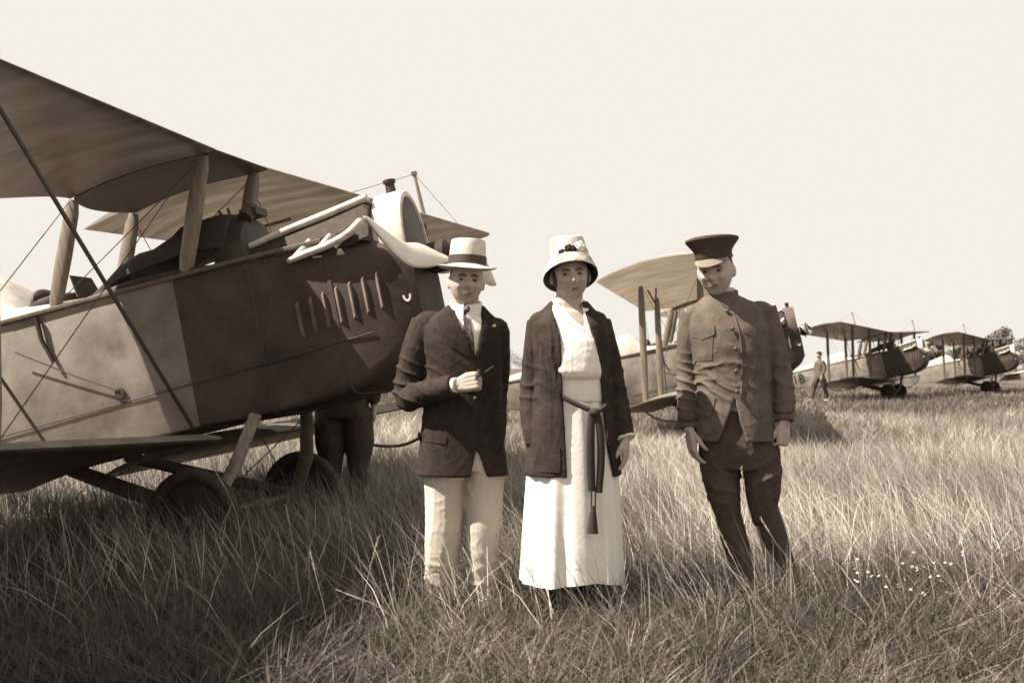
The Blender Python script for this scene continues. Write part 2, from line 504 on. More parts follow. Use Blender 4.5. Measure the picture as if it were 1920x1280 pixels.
def build_biplane(label, loc, yaw, group):
    root = thing('biplane', label, 'biplane', loc, (0, -ALPHA, yaw), group)
    def put(mb, name, m, lab=None, smooth=True, parent=root):
        return mb.build(name, M[m] if isinstance(m, str) else m, parent, lab, smooth=smooth, off=OFF)
    # ---- fuselage
    mb = MB()
    st = [(-1.662, .372, -.68, .275), (-2.2, .375, -.69, .275), (-2.9, .37, -.69, .27), (-3.6, .34, -.60, .265), (-4.6, .27, -.44, .26),
          (-5.8, .17, -.25, .255), (-6.8, .08, -.10, .25), (-7.45, .03, .02, .245)]
    mb.loft([rrect(x, w, a, b, .02, 3) for x, w, a, b in st])
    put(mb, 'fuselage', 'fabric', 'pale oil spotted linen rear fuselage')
    mb = MB()
    st = [(-1.66, .372, -.68, .275, .02), (-1.3, .372, -.70, .275, .03), (-.9, .37, -.70, .27, .05), (-.6, .355, -.68, .265, .08),
          (-.36, .33, -.62, .25, .12), (-.2, .285, -.52, .20, .15), (-.11, .24, -.40, .12, .15)]
    mb.loft([rrect(*s) for s in st])
    put(mb, 'cowling', 'cowl_fabric', 'dark brown front fuselage and nose cowling')
    for x, w, z0, z1, rc in ((-.62, .357, -.685, .266, .08), (-1.14, .3735, -.702, .272, .04)):
        mb = MB(); mb.loft([rrect(x + d, w + e, z0 - e, z1 + e, rc) for d, e in ((-.016, .0005), (-.012, .004), (.012, .004), (.016, .0005))])
        put(mb, 'panel_band', 'cowl_fabric')
    # longeron edging, seam cable
    for sgn in (-1, 1):
        mb = MB(); mb.tube([(-.62, sgn * .366, .275), (-1.3, sgn * .379, .285), (-2.9, sgn * .377, .28), (-4.6, sgn * .275, .27), (-7.3, sgn * .035, .255)], .017, 6)
        put(mb, 'longeron_edging', 'dark_wood')
        mb = MB(); mb.tube([(-.40, sgn * .345, -.345), (-.9, sgn * .38, -.375), (-1.7, sgn * .384, -.405), (-2.9, sgn * .38, -.45), (-3.3, sgn * .365, -.46)], .0045, 5)
        put(mb, 'side_cable', 'wire')
        # louvres, one piece each
        for k in range(7):
            x = -.33 - .088 * k
            w = np.interp(-x, [.2, .36, .6, .9], [.285, .33, .355, .37])
            mb = MB()
            zt, zb = -.0 - .012 * k, -.20 - .012 * k
            mb.loft([[(x - .014, sgn * (w - .004), z), (x + .016, sgn * (w - .002), z), (x + .012, sgn * (w + d), z)] for z, d in
                     ((zt + .015, .002), (zt, .018), (zb, .018), (zb - .015, .002))])
            put(mb, 'louvre', 'louvre', smooth=False)
        mb = MB(); mb.lathe([(.0, -.012), (.036, -.012), (.04, -.004), (.03, .004), (.014, .006), (.012, .014), (0, .015)], (-2.17, sgn * .383, -.36), 'y', 14)
        put(mb, 'cable_pulley', 'engine')
        mb = MB(); mb.tube([(-2.17, sgn * .40, -.34), (-2.45, sgn * .405, -.19), (-2.86, sgn * .42, .06)], .005, 5)
        put(mb, 'control_cable', 'wire')
        mb = MB(); mb.tube([(-2.67, sgn * .40, .25), (-2.66, sgn * .40, .10), (-2.60, sgn * .40, -.06)], [.017, .015, .014], 8)
        put(mb, 'step_tube', 'engine')
        # lifting ring on the nose
        mb = MB()
        a = [(-.17 + .022 * math.cos(t), sgn * (.285), -.16 + .04 * math.sin(t)) for t in np.linspace(PI, 2 * PI, 9)]
        mb.tube(a, .008, 6)
        put(mb, 'nose_ring', 'pale_metal')
    # ---- hood over the engine, exhausts
    mb = MB()
    hood = []
    for x, zt, wt, zb in ((-1.14, .385, .20, .28), (-.9, .42, .19, .285), (-.6, .455, .185, .285), (-.36, .492, .18, .27), (-.33, .47, .17, .26)):
        r = []
        for y, z in ((.345, zb - .05), (.30, zb), (.235, zt - .05), (wt, zt - .012), (wt * .6, zt + .012), (0, zt + .02), (-wt * .6, zt + .012), (-wt, zt - .012),
                     (-.235, zt - .05), (-.30, zb), (-.345, zb - .05)):
            r.append((x, y, z))
        hood.append(r)
    mb.loft(hood)
    put(mb, 'engine_hood', 'engine')
    for sgn in (-1, 1):
        mb = MB(); mb.tube([(-1.17, sgn * .205, .39), (-.9, sgn * .20, .43), (-.6, sgn * .195, .467), (-.335, sgn * .185, .505)], [.020, .024, .026, .026], 10, smooth=3)
        put(mb, 'hood_rail', 'pale_metal', 'pale tube along the top of the hood')
        mb = MB(); mb.tube([(-.84, sgn * .385, .20), (-.72, sgn * .395, .215), (-.55, sgn * .395, .235), (-.42, sgn * .385, .275), (-.35, sgn * .365, .325)],
                           [.020, .024, .025, .026, .027], 10, smooth=4, round_ends=True)
        mani = put(mb, 'exhaust_manifold', 'exhaust')
        for x in (-.80, -.66, -.53):
            mb = MB(); mb.tube([(x, sgn * .39, .212), (x + .06, sgn * .37, .26), (x + .10, sgn * .34, .30)], .017, 8)
            put(mb, 'exhaust_stub', 'exhaust', parent=mani)
        mb = MB()
        for k in range(4):
            mb.box((-1.0 + .18 * k, sgn * .335, .25), (.1, .05, .09))
        put(mb, 'cylinder_bank', 'engine')
    # ---- radiator
    mb = MB()
    def arch(x, w, z0, z1, n=18):
        r = [(x, w * math.cos(a), z0 + (z1 - z0) * max(0, math.sin(a)) ** 0.75) for a in np.linspace(0, PI, n)]
        return r + [(x, -w * .95, z0 - .02), (x, w * .95, z0 - .02)]
    mb.loft([arch(-.345, .245, .05, .50), arch(-.32, .262, .05, .535), (arch(-.16, .262, .05, .535)), arch(-.135, .25, .05, .52), arch(-.132, .225, .06, .49), arch(-.15, .222, .062, .487)])
    rad = put(mb, 'radiator', 'pale_metal', 'worn pale radiator shell')
    mb = MB(); mb.loft([arch(-.149, .222, .062, .487), arch(-.142, .21, .07, .475)])
    put(mb, 'radiator_core', 'core', parent=rad)
    mb = MB(); mb.lathe([(.0, 0), (.034, 0), (.03, .05), (.03, .06), (.04, .062), (.042, .082), (.02, .088), (0, .09)], (-.235, 0, .535), 'z', 14)
    put(mb, 'filler_cap', 'dark', parent=rad)
    # ---- propeller
    mb = MB(); mb.lathe([(0, -.10), (.075, -.10), (.10, -.06), (.10, .05), (.075, .07), (.04, .09), (0, .10)], (.0, 0, .065), 'x', 20)
    prop = put(mb, 'propeller', 'engine', 'propeller hub with two pale wooden blades')
    def blade(sg):
        secs = [(.07, -.06, .06, .04), (.2, -.085, .08, .045), (.38, -.115, .06, .040), (.55, -.13, .04, .034), (.7, -.135, .056, .028), (.85, -.110, .080, .022),
                (1.0, -.050, .100, .018), (1.12, .025, .112, .014), (1.19, .075, .108, .010), (1.22, .088, .104, .004)]
        rings = []
        Y = cat1([s[0] for s in secs], 4); A = cat1([s[1] for s in secs], 4); B = cat1([s[2] for s in secs], 4); T = cat1([s[3] for s in secs], 4)
        for y, a, b, t in zip(Y, A, B, T):
            c = (a + b) / 2; h = (b - a) / 2
            tw = math.atan2(0.26, max(y, .12)) * .8 + .25
            r = []
            for k in range(14):
                q = 2 * PI * k / 14
                zz = h * math.cos(q); xx = t * math.sin(q)
                X = xx - zz * math.tan(tw) * .62
                Z = c + zz
                r.append((X, y, Z))
            rings.append(r)
        m = MB(); m.loft(rings)
        if sg < 0:
            m.v = [(x, -y, z) for x, y, z in m.v]
        else:
            m.v = [(x, y, -z) for x, y, z in m.v]
        m.v = [(x, y, z + .065) for x, y, z in m.v]
        return m
    put(blade(-1), 'propeller_blade', 'propwood', parent=prop)
    bl = blade(1)
    put(bl, 'propeller_blade', 'propwood', parent=prop)
    # ---- decking and cockpits
    mb = MB()
    def dome(x, w, z0, h, n=13, p=.8):
        return [(x, w * math.cos(a) if abs(math.cos(a)) > 1e-9 else 0, z0 + h * max(0, math.sin(a)) ** p) for a in np.linspace(0, PI, n)]
    mb.loft([dome(-1.16, .28, .27, .12), dome(-1.2, .29, .27, .33), dome(-1.32, .28, .27, .37), dome(-1.42, .24, .28, .30)])
    put(mb, 'front_cowl', 'dark')
    # leather roofed coaming of the front cockpit: daylight shows below it
    mb = MB()
    def roof(x, w, zb, zt, n=11):
        up = [(x, w * math.cos(a), zb + .03 + (zt - zb - .03) * max(0, math.sin(a)) ** .7) for a in np.linspace(0, PI, n)]
        lo = [(x, -w * math.cos(a), zb + .012 * math.sin(a) * 0) for a in np.linspace(0, PI, n)]
        return up + lo
    mb.loft([roof(-1.30, .26, .40, .655), roof(-1.40, .255, .43, .68), roof(-1.55, .245, .445, .675), roof(-1.62, .24, .445, .655), roof(-1.66, .24, .445, .67), roof(-1.72, .235, .44, .625), roof(-1.88, .23, .425, .565),
             roof(-2.0, .225, .42, .565), roof(-2.12, .22, .40, .53), roof(-2.26, .215, .35, .42), roof(-2.36, .21, .30, .36)])
    put(mb, 'front_cockpit_coaming', 'dark', 'dark leather coaming over the front cockpit')
    for sg in (-1, 1):
        put(MB().tube([(-1.36, sg * .33, .285), (-1.6, sg * .34, .305), (-2.0, sg * .345, .31), (-2.3, sg * .34, .29)], [.02, .03, .03, .02], 8, smooth=3), 'cockpit_sill', 'dark')
        put(MB().tube([(-1.57, sg * .25, .30), (-1.55, sg * .23, .46)], .018, 6), 'coaming_post', 'dark')
        put(MB().tube([(-2.02, sg * .30, .30), (-1.99, sg * .22, .43)], .012, 6), 'coaming_post', 'dark')
    mb = MB()
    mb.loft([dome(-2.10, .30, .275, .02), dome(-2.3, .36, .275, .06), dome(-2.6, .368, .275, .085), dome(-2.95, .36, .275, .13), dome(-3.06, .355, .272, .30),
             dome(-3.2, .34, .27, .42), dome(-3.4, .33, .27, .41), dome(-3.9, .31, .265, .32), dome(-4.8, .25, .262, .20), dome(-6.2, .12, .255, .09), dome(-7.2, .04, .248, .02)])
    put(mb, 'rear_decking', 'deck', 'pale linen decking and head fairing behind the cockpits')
    mb = MB(); mb.tube([(-1.22, -.10, .60), (-1.20, -.02, .66), (-1.22, .10, .66)], [.05, .05, .04], 8); mb.box((-1.2, 0, .64), (.12, .16, .05))
    put(mb, 'gravity_tank', 'dark')
    for cx, a, b in ((-2.76, .22, .20),):
        mb = MB()
        rings = []
        for k in range(24):
            t = 2 * PI * k / 24
            px, py = cx + a * math.cos(t), b * math.sin(t)
            zb = .345 + .03 * math.cos(t) + (.05 if cx > -2.5 else .02) * math.sin(t) ** 2
            nx, ny = math.cos(t), math.sin(t)
            rings.append([(px + nx * .032 * math.cos(q), py + ny * .032 * math.cos(q), zb + .042 * math.sin(q)) for q in np.linspace(0, 2 * PI, 9)[:-1]])
        rings.append(rings[0])
        mb.loft(rings, False, False)
        rim = put(mb, 'cockpit_rim', 'dark')
        mb = MB(); mb.loft([[(cx + a * .98 * math.cos(t), b * .98 * math.sin(t), z) for t in np.linspace(0, 2 * PI, 25)[:-1]] for z in (.30, .368)])
        put(mb, 'cockpit_well', 'rubber', parent=rim)
        mb = MB(); mb.ellipsoid((cx - a * .55, .03, .41), (.05, .16, .11), 14, 8)
        put(mb, 'seat_back', 'dark', parent=rim)
        mb = MB()
        x0 = cx + a + .03
        mb.loft([[(x0 - .002 - .05 * q, y, .37 + .16 * q) for y in (-.15 + .03 * q, .15 - .03 * q)] + [(x0 + .006 - .05 * q, y, .37 + .16 * q) for y in (.15 - .03 * q, -.15 + .03 * q)] for q in (0, 1)])
        put(mb, 'windscreen', 'dark', parent=rim, smooth=False)
    # ---- wings
    zu = lambda y: 1.01 + .033 * max(0, abs(y) - .35)
    zl = lambda y: -.78 + .033 * max(0, abs(y) - .35)
    HS = 6.3
    def leu(y):
        d = max(0, abs(y) - (HS - .30)) / .30
        return -1.2 - .20 * d ** 2.4
    def teu(y):
        d = max(0, abs(y) - (HS - .16)) / .16
        return -2.70 + .10 * d ** 2
    def teu_s(y):
        q = min(1, max(0, (abs(y) - .36) / .75))
        return teu(y) + .42 * (1 - q * q * (3 - 2 * q))
    HL = 4.6
    lel = lambda y: -1.52 - .4 * (max(0, abs(y) - (HL - .4)) / .4) ** 2.4
    tel = lambda y: -3.0 + .08 * (max(0, abs(y) - (HL - .16)) / .16) ** 2
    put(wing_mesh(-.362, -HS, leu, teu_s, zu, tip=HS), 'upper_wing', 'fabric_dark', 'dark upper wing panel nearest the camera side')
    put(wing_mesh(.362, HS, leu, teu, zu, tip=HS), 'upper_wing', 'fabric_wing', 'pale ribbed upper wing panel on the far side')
    cs = wing_mesh(-.36, .36, lambda y: -1.2, lambda y: -2.36 + .10 * (abs(y) / .36) ** 2, lambda y: 1.006, ribs=.36, sag=.0)
    put(cs, 'centre_section', 'centre_ply')
    put(wing_mesh(-.378, -HL, lel, tel, zl, tip=HL), 'lower_wing', 'fabric')
    put(wing_mesh(.378, HL, lel, tel, zl, tip=HL), 'lower_wing', 'fabric')
    # ailerons hinge blocks + king posts + interplane struts
    IY, OY = 2.2, 4.25
    XF, XR = -1.40, -2.32
    XLF, XLR = -1.72, -2.62
    for sg in (-1, 1):
        for y in (IY, OY):
            zt, zb = zu(y) + .02, zl(y) + .03
            put(strut(MB(), (XF, sg * y, zt), (XLF, sg * y, zb)), 'interplane_strut', 'wood')
            put(strut(MB(), (XR, sg * y, zt - .04), (XLR, sg * y, zb - .04)), 'interplane_strut', 'wood')
        kp = put(MB().tube([(-1.33, sg * 4.1, zu(4.1) + .06), (-1.345, sg * 4.1, zu(4.1) + .48)], [.022, .016], 8), 'king_post', 'wood')
        put(MB().box((-1.345, sg * 4.1, zu(4.1) + .49), (.05, .04, .04)), 'post_cap', 'dark_wood', parent=kp)
        put(MB().tube([(-1.345, sg * 4.1, zu(4.1) + .485), (-1.35, sg * 2.2, zu(2.2) + .07)], .0028, 4), 'bracing_wire', 'wire')
        put(MB().tube([(-1.345, sg * 4.1, zu(4.1) + .485), (-1.45, sg * 5.9, zu(5.9) + .07)], .0028, 4), 'bracing_wire', 'wire')
        # cabane struts
        put(strut(MB(), (-1.30, sg * .345, 1.0), (-1.58, sg * .35, .28), .062, .45), 'cabane_strut', 'wood')
        put(strut(MB(), (-2.27, sg * .345, .95), (-2.56, sg * .35, .27), .062, .45), 'cabane_strut', 'wood')
        # flying and landing wires
        W = lambda a, b, r=.0032: put(MB().tube([a, b], r, 5), 'bracing_wire', 'wire')
        W((-1.42, sg * IY, zu(IY)), (-1.70, sg * .39, -.68), .013)
        W((-2.32, sg * IY, zu(IY) - .04), (-2.70, sg * .39, -.72), .011)
        W((-1.44, sg * OY, zu(OY)), (-1.72, sg * IY, zl(IY) + .05))
        W((-2.34, sg * OY, zu(OY) - .04), (-2.64, sg * IY, zl(IY)))
        W((-1.72, sg * OY, zl(OY) + .04), (-1.42, sg * IY, zu(IY)))
        W((-1.72, sg * IY, zl(IY) + .04), (-1.36, sg * .36, .98))
        W((-2.62, sg * IY, zl(IY)), (-2.30, sg * .36, .94))
        W((-1.40, sg * OY, zu(OY)), (-2.62, sg * OY, zl(OY)))
        W((-2.32, sg * OY, zu(OY)), (-1.72, sg * OY, zl(OY)))
        W((-1.40, sg * IY, zu(IY)), (-2.62, sg * IY, zl(IY)))
        W((-2.32, sg * IY, zu(IY)), (-1.72, sg * IY, zl(IY)))
        W((-1.32, sg * .35, .97), (-2.54, sg * .36, .30))
        # wing skid
        a = [(-1.62, sg * 4.3, zl(4.3)), (-1.66, sg * 4.3, zl(4.3) - .14), (-1.85, sg * 4.3, zl(4.3) - .30), (-2.15, sg * 4.3, zl(4.3) - .36), (-2.5, sg * 4.3, zl(4.3) - .26), (-2.7, sg * 4.3, zl(4.3) - .03)]
        put(MB().tube(a, .016, 8, smooth=4), 'wing_skid', 'dark_wood')
        # aileron horn under the upper wing
        h = MB()
        h.tube([(-2.16, sg * 3.6, zu(3.6) - .02), (-2.22, sg * 3.6, zu(3.6) - .26)], .014, 6)
        h.tube([(-2.30, sg * 3.6, zu(3.6) - .02), (-2.22, sg * 3.6, zu(3.6) - .26)], .014, 6)
        put(h, 'aileron_horn', 'dark_wood')
        h = MB()
        h.tube([(-1.95, sg * 1.15, zu(1.15) - .02), (-1.92, sg * 1.15, zu(1.15) - .22)], .012, 6)
        h.tube([(-2.03, sg * 1.15, zu(1.15) - .02), (-1.92, sg * 1.15, zu(1.15) - .22)], .012, 6)
        h.tube([(-2.12, sg * 1.15, zu(1.15) - .235), (-1.45, sg * 1.15, zu(1.15) - .225)], .012, 6)
        if sg > 0: put(h, 'pulley_bracket', 'dark_wood')
    # ---- undercarriage
    HUBX, HUBZ = -1.60, -1.235
    for sg in (-1, 1):
        put(MB().tube([(-1.27, sg * .37, -.68), (-1.40, sg * .52, -.98), (HUBX + .02, sg * .62, HUBZ + .02)], [.045, .05, .045], 10, flat=.55, ref=(1, 0, 0)), 'undercarriage_strut', 'wood')
        put(MB().tube([(-2.72, sg * .38, -.72), (-2.14, sg * .51, -.99), (HUBX - .02, sg * .62, HUBZ + .02)], [.045, .052, .045], 10, flat=.55, ref=(1, 0, 0)), 'undercarriage_strut', 'dark_wood')
        put(MB().tube([(-1.29, sg * .37, -.72), (HUBX, -sg * .58, HUBZ + .03)], .004, 5), 'bracing_wire', 'wire')
        t = MB()
        n1, n2 = 32, 10
        rings = []
        for i in range(n1 + 1):
            a = 2 * PI * i / n1
            rings.append([(HUBX + (.262 + .045 * math.cos(b)) * math.cos(a), sg * .75 + .045 * math.sin(b), HUBZ + (.262 + .045 * math.cos(b)) * math.sin(a)) for b in np.linspace(0, 2 * PI, n2 + 1)[:-1]])
        t.loft(rings, False, False)
        d = MB().lathe([(0, -.075), (.03, -.075), (.035, -.055), (.2, -.03), (.235, -.015), (.235, .015), (.2, .03), (.035, .055), (.03, .075), (0, .075)], (HUBX, sg * .75, HUBZ), 'y', 28)
        wh = put(d, 'wheel', 'wheel_cover')
        put(t, 'tyre', 'rubber', parent=wh)
    put(MB().tube([(HUBX, -.84, HUBZ), (HUBX, .84, HUBZ)], .028, 8), 'axle', 'dark_wood')
    # ---- tail
    def slab(poly, axis, th):
        m = MB()
        if axis == 'y':
            m.loft([[(x, -th, z) for x, z in poly], [(x, th, z) for x, z in poly]])
        else:
            m.loft([[(x, y, .265 - th) for x, y in poly], [(x, y, .265 + th) for x, y in poly]])
        return m
    put(slab([(-6.1, .28), (-7.2, .95), (-7.2, .28)], 'y', .018), 'tail_fin', 'fabric', smooth=False)
    put(slab([(-7.22, .30), (-7.22, 1.0), (-7.45, 1.13), (-7.75, 1.02), (-7.86, .70), (-7.80, .30), (-7.55, .0), (-7.35, -.05), (-7.22, .05)], 'y', .018), 'rudder', 'fabric', smooth=False)
    put(slab([(-5.95, -.22), (-6.5, -1.25), (-6.95, -1.38), (-6.95, 1.38), (-6.5, 1.25), (-5.95, .22)], 'z', .02), 'stabilizer', 'fabric', smooth=False)
    for sg in (-1, 1):
        put(slab([(-6.97, sg * .1), (-6.97, sg * 1.38), (-7.3, sg * 1.36), (-7.55, sg * 1.0), (-7.5, sg * .35), (-7.3, sg * .12)], 'z', .016), 'elevator', 'fabric', smooth=False)
    put(MB().tube([(-6.7, 0, -.05), (-7.1, 0, -.28), (-7.35, 0, -.32)], .02, 8), 'tail_skid', 'dark_wood')
    return root

PHI = R(14.9)
GRP = 'biplanes parked on the airfield'
hub = Vector((-.438, 7.38, 1.79))
Rm = Matrix.Rotation(-PHI, 3, 'Z') @ Matrix.Rotation(-ALPHA, 3, 'Y')
b1 = build_biplane('large biplane nearest the camera, nose behind the man in the straw hat', hub + Rm @ ROOT_L, -PHI, GRP)
KIDS = {}
for o in list(bpy.data.objects):
    if o.parent is not None:
        KIDS.setdefault(o.parent.name, []).append(o)

def copy_tree(o, parent=None):
    c = o.copy()
    COL.objects.link(c)
    if parent is not None: c.parent = parent
    for ch in KIDS.get(o.name, []):
        copy_tree(ch, c)
    return c

def place_plane(hub_xyz, phi, label):
    c = copy_tree(b1)
    rm = Matrix.Rotation(-phi, 3, 'Z') @ Matrix.Rotation(-ALPHA, 3, 'Y')
    c.location = Vector(hub_xyz) + rm @ ROOT_L
    c.rotation_euler = (0, -ALPHA, -phi)
    c['label'] = label
    return c
    return c

def at(px, D, z):
    return ((px - 960) / 2200 * D, D, z)
p2 = place_plane(at(1512, 21.5, 1.79), R(13.5), 'biplane standing behind the woman and the soldier')
for o in p2.children:
    if o.name.split('.')[0] == 'upper_wing':
        o.material_slots[0].link = 'OBJECT'
        o.material_slots[0].material = M['fabric_pale']
    if o.name.split('.')[0] in ('radiator', 'cowling'):
        o.material_slots[0].link = 'OBJECT'
        o.material_slots[0].material = M['cowl'] if o.name.startswith('radiator') else M['dark']
far = [place_plane(at(1742, 44.0, 1.79), R(33), 'distant biplane with dark nose, a person walking beside it'),
       place_plane(at(1912, 55.0, 1.79), R(33), 'far biplane at the picture edge, its dark nose before the trees'),
       place_plane(at(2085, 80.0, 1.79), R(33), 'farthest biplane, only its pale tail showing at the edge')]
for c in far:
    for o in c.children:
        k = o.name.split('.')[0]
        if k in ('upper_wing', 'lower_wing', 'cowling', 'interplane_strut', 'cabane_strut'):
            o.material_slots[0].link = 'OBJECT'
            o.material_slots[0].material = M['dark'] if k == 'cowling' else M['dark_wood'] if k.endswith('strut') else M['fabric_dark']
tc_ = bpy.data.curves.new('number_marking', 'FONT'); tc_.body = '18'; tc_.size = .52; tc_.extrude = .004
to_ = bpy.data.objects.new('number_marking', tc_); COL.objects.link(to_)
bpy.context.view_layer.update()
tm_ = bpy.data.meshes.new_from_object(to_.evaluated_get(bpy.context.evaluated_depsgraph_get()))
bpy.data.objects.remove(to_); tm_.materials.append(M['dark'])
tm_.transform(Matrix.Translation(Vector((-5.35, -.235, -.17)) + OFF) @ Matrix.Rotation(R(-5.6), 4, 'Z') @ Matrix.Rotation(R(90), 4, 'X'))
link(bpy.data.objects.new('number_marking', tm_), far[0])

# ------------------------------------------------------------------ trees
def leaf_mat(name, a, b):
    return mat(name, a, b, 1.2, 0.9, transl=0.15)
M['leaf'] = leaf_mat('sepia_leaves', (0.10, 0.083, 0.066, 1), (0.17, 0.143, 0.115, 1))

def tree(x, y, h, w, label, seed, group='trees beyond the aeroplanes', trunk_h=0.3, dens=900):
    r_ = np.random.default_rng(seed)
    root = thing('tree', label, 'tree', (x, y, -0.05), group=group)
    t = MB()
    t.tube([(0, 0, -.2), (.05 * w, 0, h * .3), (0, .03 * w, h * .65), (.04 * w, 0, h * .9)], [h * .022, h * .017, h * .010, h * .004], 8, smooth=3)
    for k in range(7):
        a = r_.uniform(0, 2 * PI); z0 = h * r_.uniform(.3, .7); L = w * r_.uniform(.3, .5)
        t.tube([(0, 0, z0), (L * .5 * math.cos(a), L * .5 * math.sin(a), z0 + h * .10), (L * math.cos(a), L * math.sin(a), z0 + h * .2)], [h * .008, h * .005, h * .002], 6)
    t.build('trunk', M['bark'], root)
    c = MB()
    lobes = []
    for k in range(11):
        u = r_.uniform(trunk_h, 1.0)
        rad = w * .5 * math.sqrt(max(.05, 1 - ((u - .55) / .52) ** 2)) * r_.uniform(.35, 1)
        a = r_.uniform(0, 2 * PI)
        lobes.append((rad * .75 * math.cos(a), rad * .75 * math.sin(a), u * h * .93, w * r_.uniform(.14, .26)))
    s = h * .030
    for i in range(dens):
        lx, ly, lz, lr = lobes[r_.integers(len(lobes))]
        d = r_.normal(size=3); d /= np.linalg.norm(d)
        p = np.array((lx, ly, lz)) + d * lr * r_.uniform(.35, 1.05) * np.array((1, 1, .8))
        q = r_.normal(size=3); q /= np.linalg.norm(q)
        e = np.cross(q, (0.3, .5, .8)); e /= np.linalg.norm(e) + 1e-6
        g = np.cross(q, e)
        k = s * r_.uniform(.6, 1.5)
        c.add([p - e * k, p + g * k * .6, p + e * k, p - g * k * .6], [(0, 1, 2, 3)])
    me = bpy.data.meshes.new('crown'); me.from_pydata(c.v, [], c.f); me.materials.append(M['leaf'])
    link(bpy.data.objects.new('crown', me), root)
    return root

TR = [(1752, 150, 5.2, 3.0, 'slim tree right behind the nose of the distant biplane'),
      (1776, 158, 4.4, 5.5, 'low broad tree right of the distant biplane nose'),
      (1800, 152, 6.0, 2.8, 'tall narrow tree between the two far biplanes'),
      (1822, 160, 4.6, 5.0, 'bushy tree left of the farthest dark nose'),
      (1846, 150, 4.3, 4.6, 'squat tree behind the tail of the far biplane'),
      (1874, 155, 6.6, 5.2, 'tallest round crowned tree at the picture edge'),
      (1902, 160, 4.9, 5.0, 'shorter tree right of the tallest round crowned one'),
      (1930, 150, 5.5, 5.0, 'tree just past the edge right of the others')]
TR += [(1765, 190, 3.6, 9, 'wide low tree behind the slim one'), (1838, 195, 4.4, 9, 'wide dull tree behind the squat one'), (1885, 190, 4.0, 9, 'wide low tree under the tallest round crowned one'), (1715, 200, 3.4, 9, 'low tree behind the wing of the distant biplane'),
       (1790, 205, 4.2, 12, 'broad low tree filling the gap between the two far biplanes'), (1815, 215, 3.9, 12, 'broad dull tree behind the bushy one'), (1862, 210, 4.6, 12, 'broad low tree behind the far dark nose'), (1912, 205, 4.4, 12, 'broad low tree at the right picture edge')]
for i, (px, D, h, w, lb) in enumerate(TR):
    tree((px - 960) / 2200 * D, D, h, w, lb, 50 + i)
TL = [(955, 420, 8.0, 12, 'far tree seen between the man and the woman, larger of the two'), (978, 440, 6.0, 10, 'smaller far tree close beside the woman'),
      (712, 430, 6.5, 12, 'far tree under the nose of the nearest biplane')]
for i, (px, D, h, w, lb) in enumerate(TL):
    tree((px - 960) / 2200 * D, D, h, w, lb, 80 + i, 'far trees on the horizon', dens=500)

# ------------------------------------------------------------------ people
M['skin'] = mat('sepia_skin', (0.36, 0.297, 0.247, 1), (0.43, 0.362, 0.306, 1), 22, 0.6, 0.08, 90, spec=0.3)
M['hair'] = mat('dark_hair', (0.035, 0.026, 0.02, 1), (0.06, 0.045, 0.035, 1), 60, 0.6, stretch=(1, 1, .2))
M['eye'] = mat('dark_eye', (0.075, 0.057, 0.046, 1), rough=0.3)
M['brow'] = mat('soft_brow', (0.085, 0.064, 0.051, 1), rough=0.9)
M['lip'] = mat('lip', (0.15, 0.10, 0.082, 1), rough=0.9, spec=.1)
M['suit'] = mat('dark_wool_suit', (0.028, 0.0205, 0.016, 1), (0.042, 0.032, 0.025, 1), 30, 0.9, 0.25, 160, spec=0.12)
M['lapel'] = mat('dark_wool_lapel', (0.024, 0.0175, 0.014, 1), (0.034, 0.026, 0.020, 1), 30, 0.9, 0.2, 160, spec=0.1)
M['white_cotton'] = mat('white_cotton', (0.70, 0.66, 0.60, 1), (0.78, 0.74, 0.68, 1), 9, 0.85, 0.12, 60, spec=0.1)
M['flannel'] = mat('cream_flannel', (0.42, 0.37, 0.31, 1), (0.54, 0.485, 0.41, 1), 5, 0.9, 0.2, 70, spec=0.1, stretch=(1, 1, .5))
M['straw'] = mat('cream_straw', (0.50, 0.455, 0.38, 1), (0.60, 0.55, 0.47, 1), 60, 0.75, 0.25, 200, spec=0.2)
M['hat_felt'] = mat('mottled_pale_hat', (0.30, 0.265, 0.22, 1), (0.58, 0.53, 0.46, 1), 16, 0.85, 0.2, 60, contrast=(.38, .56))
M['band'] = mat('dark_ribbon', (0.05, 0.037, 0.028, 1), rough=0.6)
M['cardigan'] = mat('brown_knit', (0.029, 0.022, 0.017, 1), (0.048, 0.037, 0.029, 1), 14, 0.95, 0.35, 140, spec=0.1)
M['sash'] = mat('dark_cord', (0.03, 0.022, 0.017, 1), (0.042, 0.031, 0.024, 1), 40, 0.9, 0.3, 120)
M['khaki'] = mat('khaki_serge', (0.088, 0.070, 0.054, 1), (0.128, 0.104, 0.082, 1), 16, 0.9, 0.25, 160, spec=0.12)
M['breeches'] = mat('dark_khaki_serge', (0.058, 0.044, 0.033, 1), (0.08, 0.062, 0.047, 1), 16, 0.9, 0.25, 140, spec=0.12)
M['visor'] = mat('polished_visor', (0.20, 0.165, 0.13, 1), rough=0.22, spec=0.8)
M['boot'] = mat('dark_boot', (0.035, 0.026, 0.02, 1), (0.05, 0.037, 0.028, 1), 9, 0.5)
M['button'] = mat('bronze_button', (0.07, 0.052, 0.04, 1), rough=0.45)
M['tie'] = mat('patterned_tie', (0.055, 0.042, 0.034, 1), (0.22, 0.18, 0.145, 1), 38, 0.7, contrast=(.48, .66))

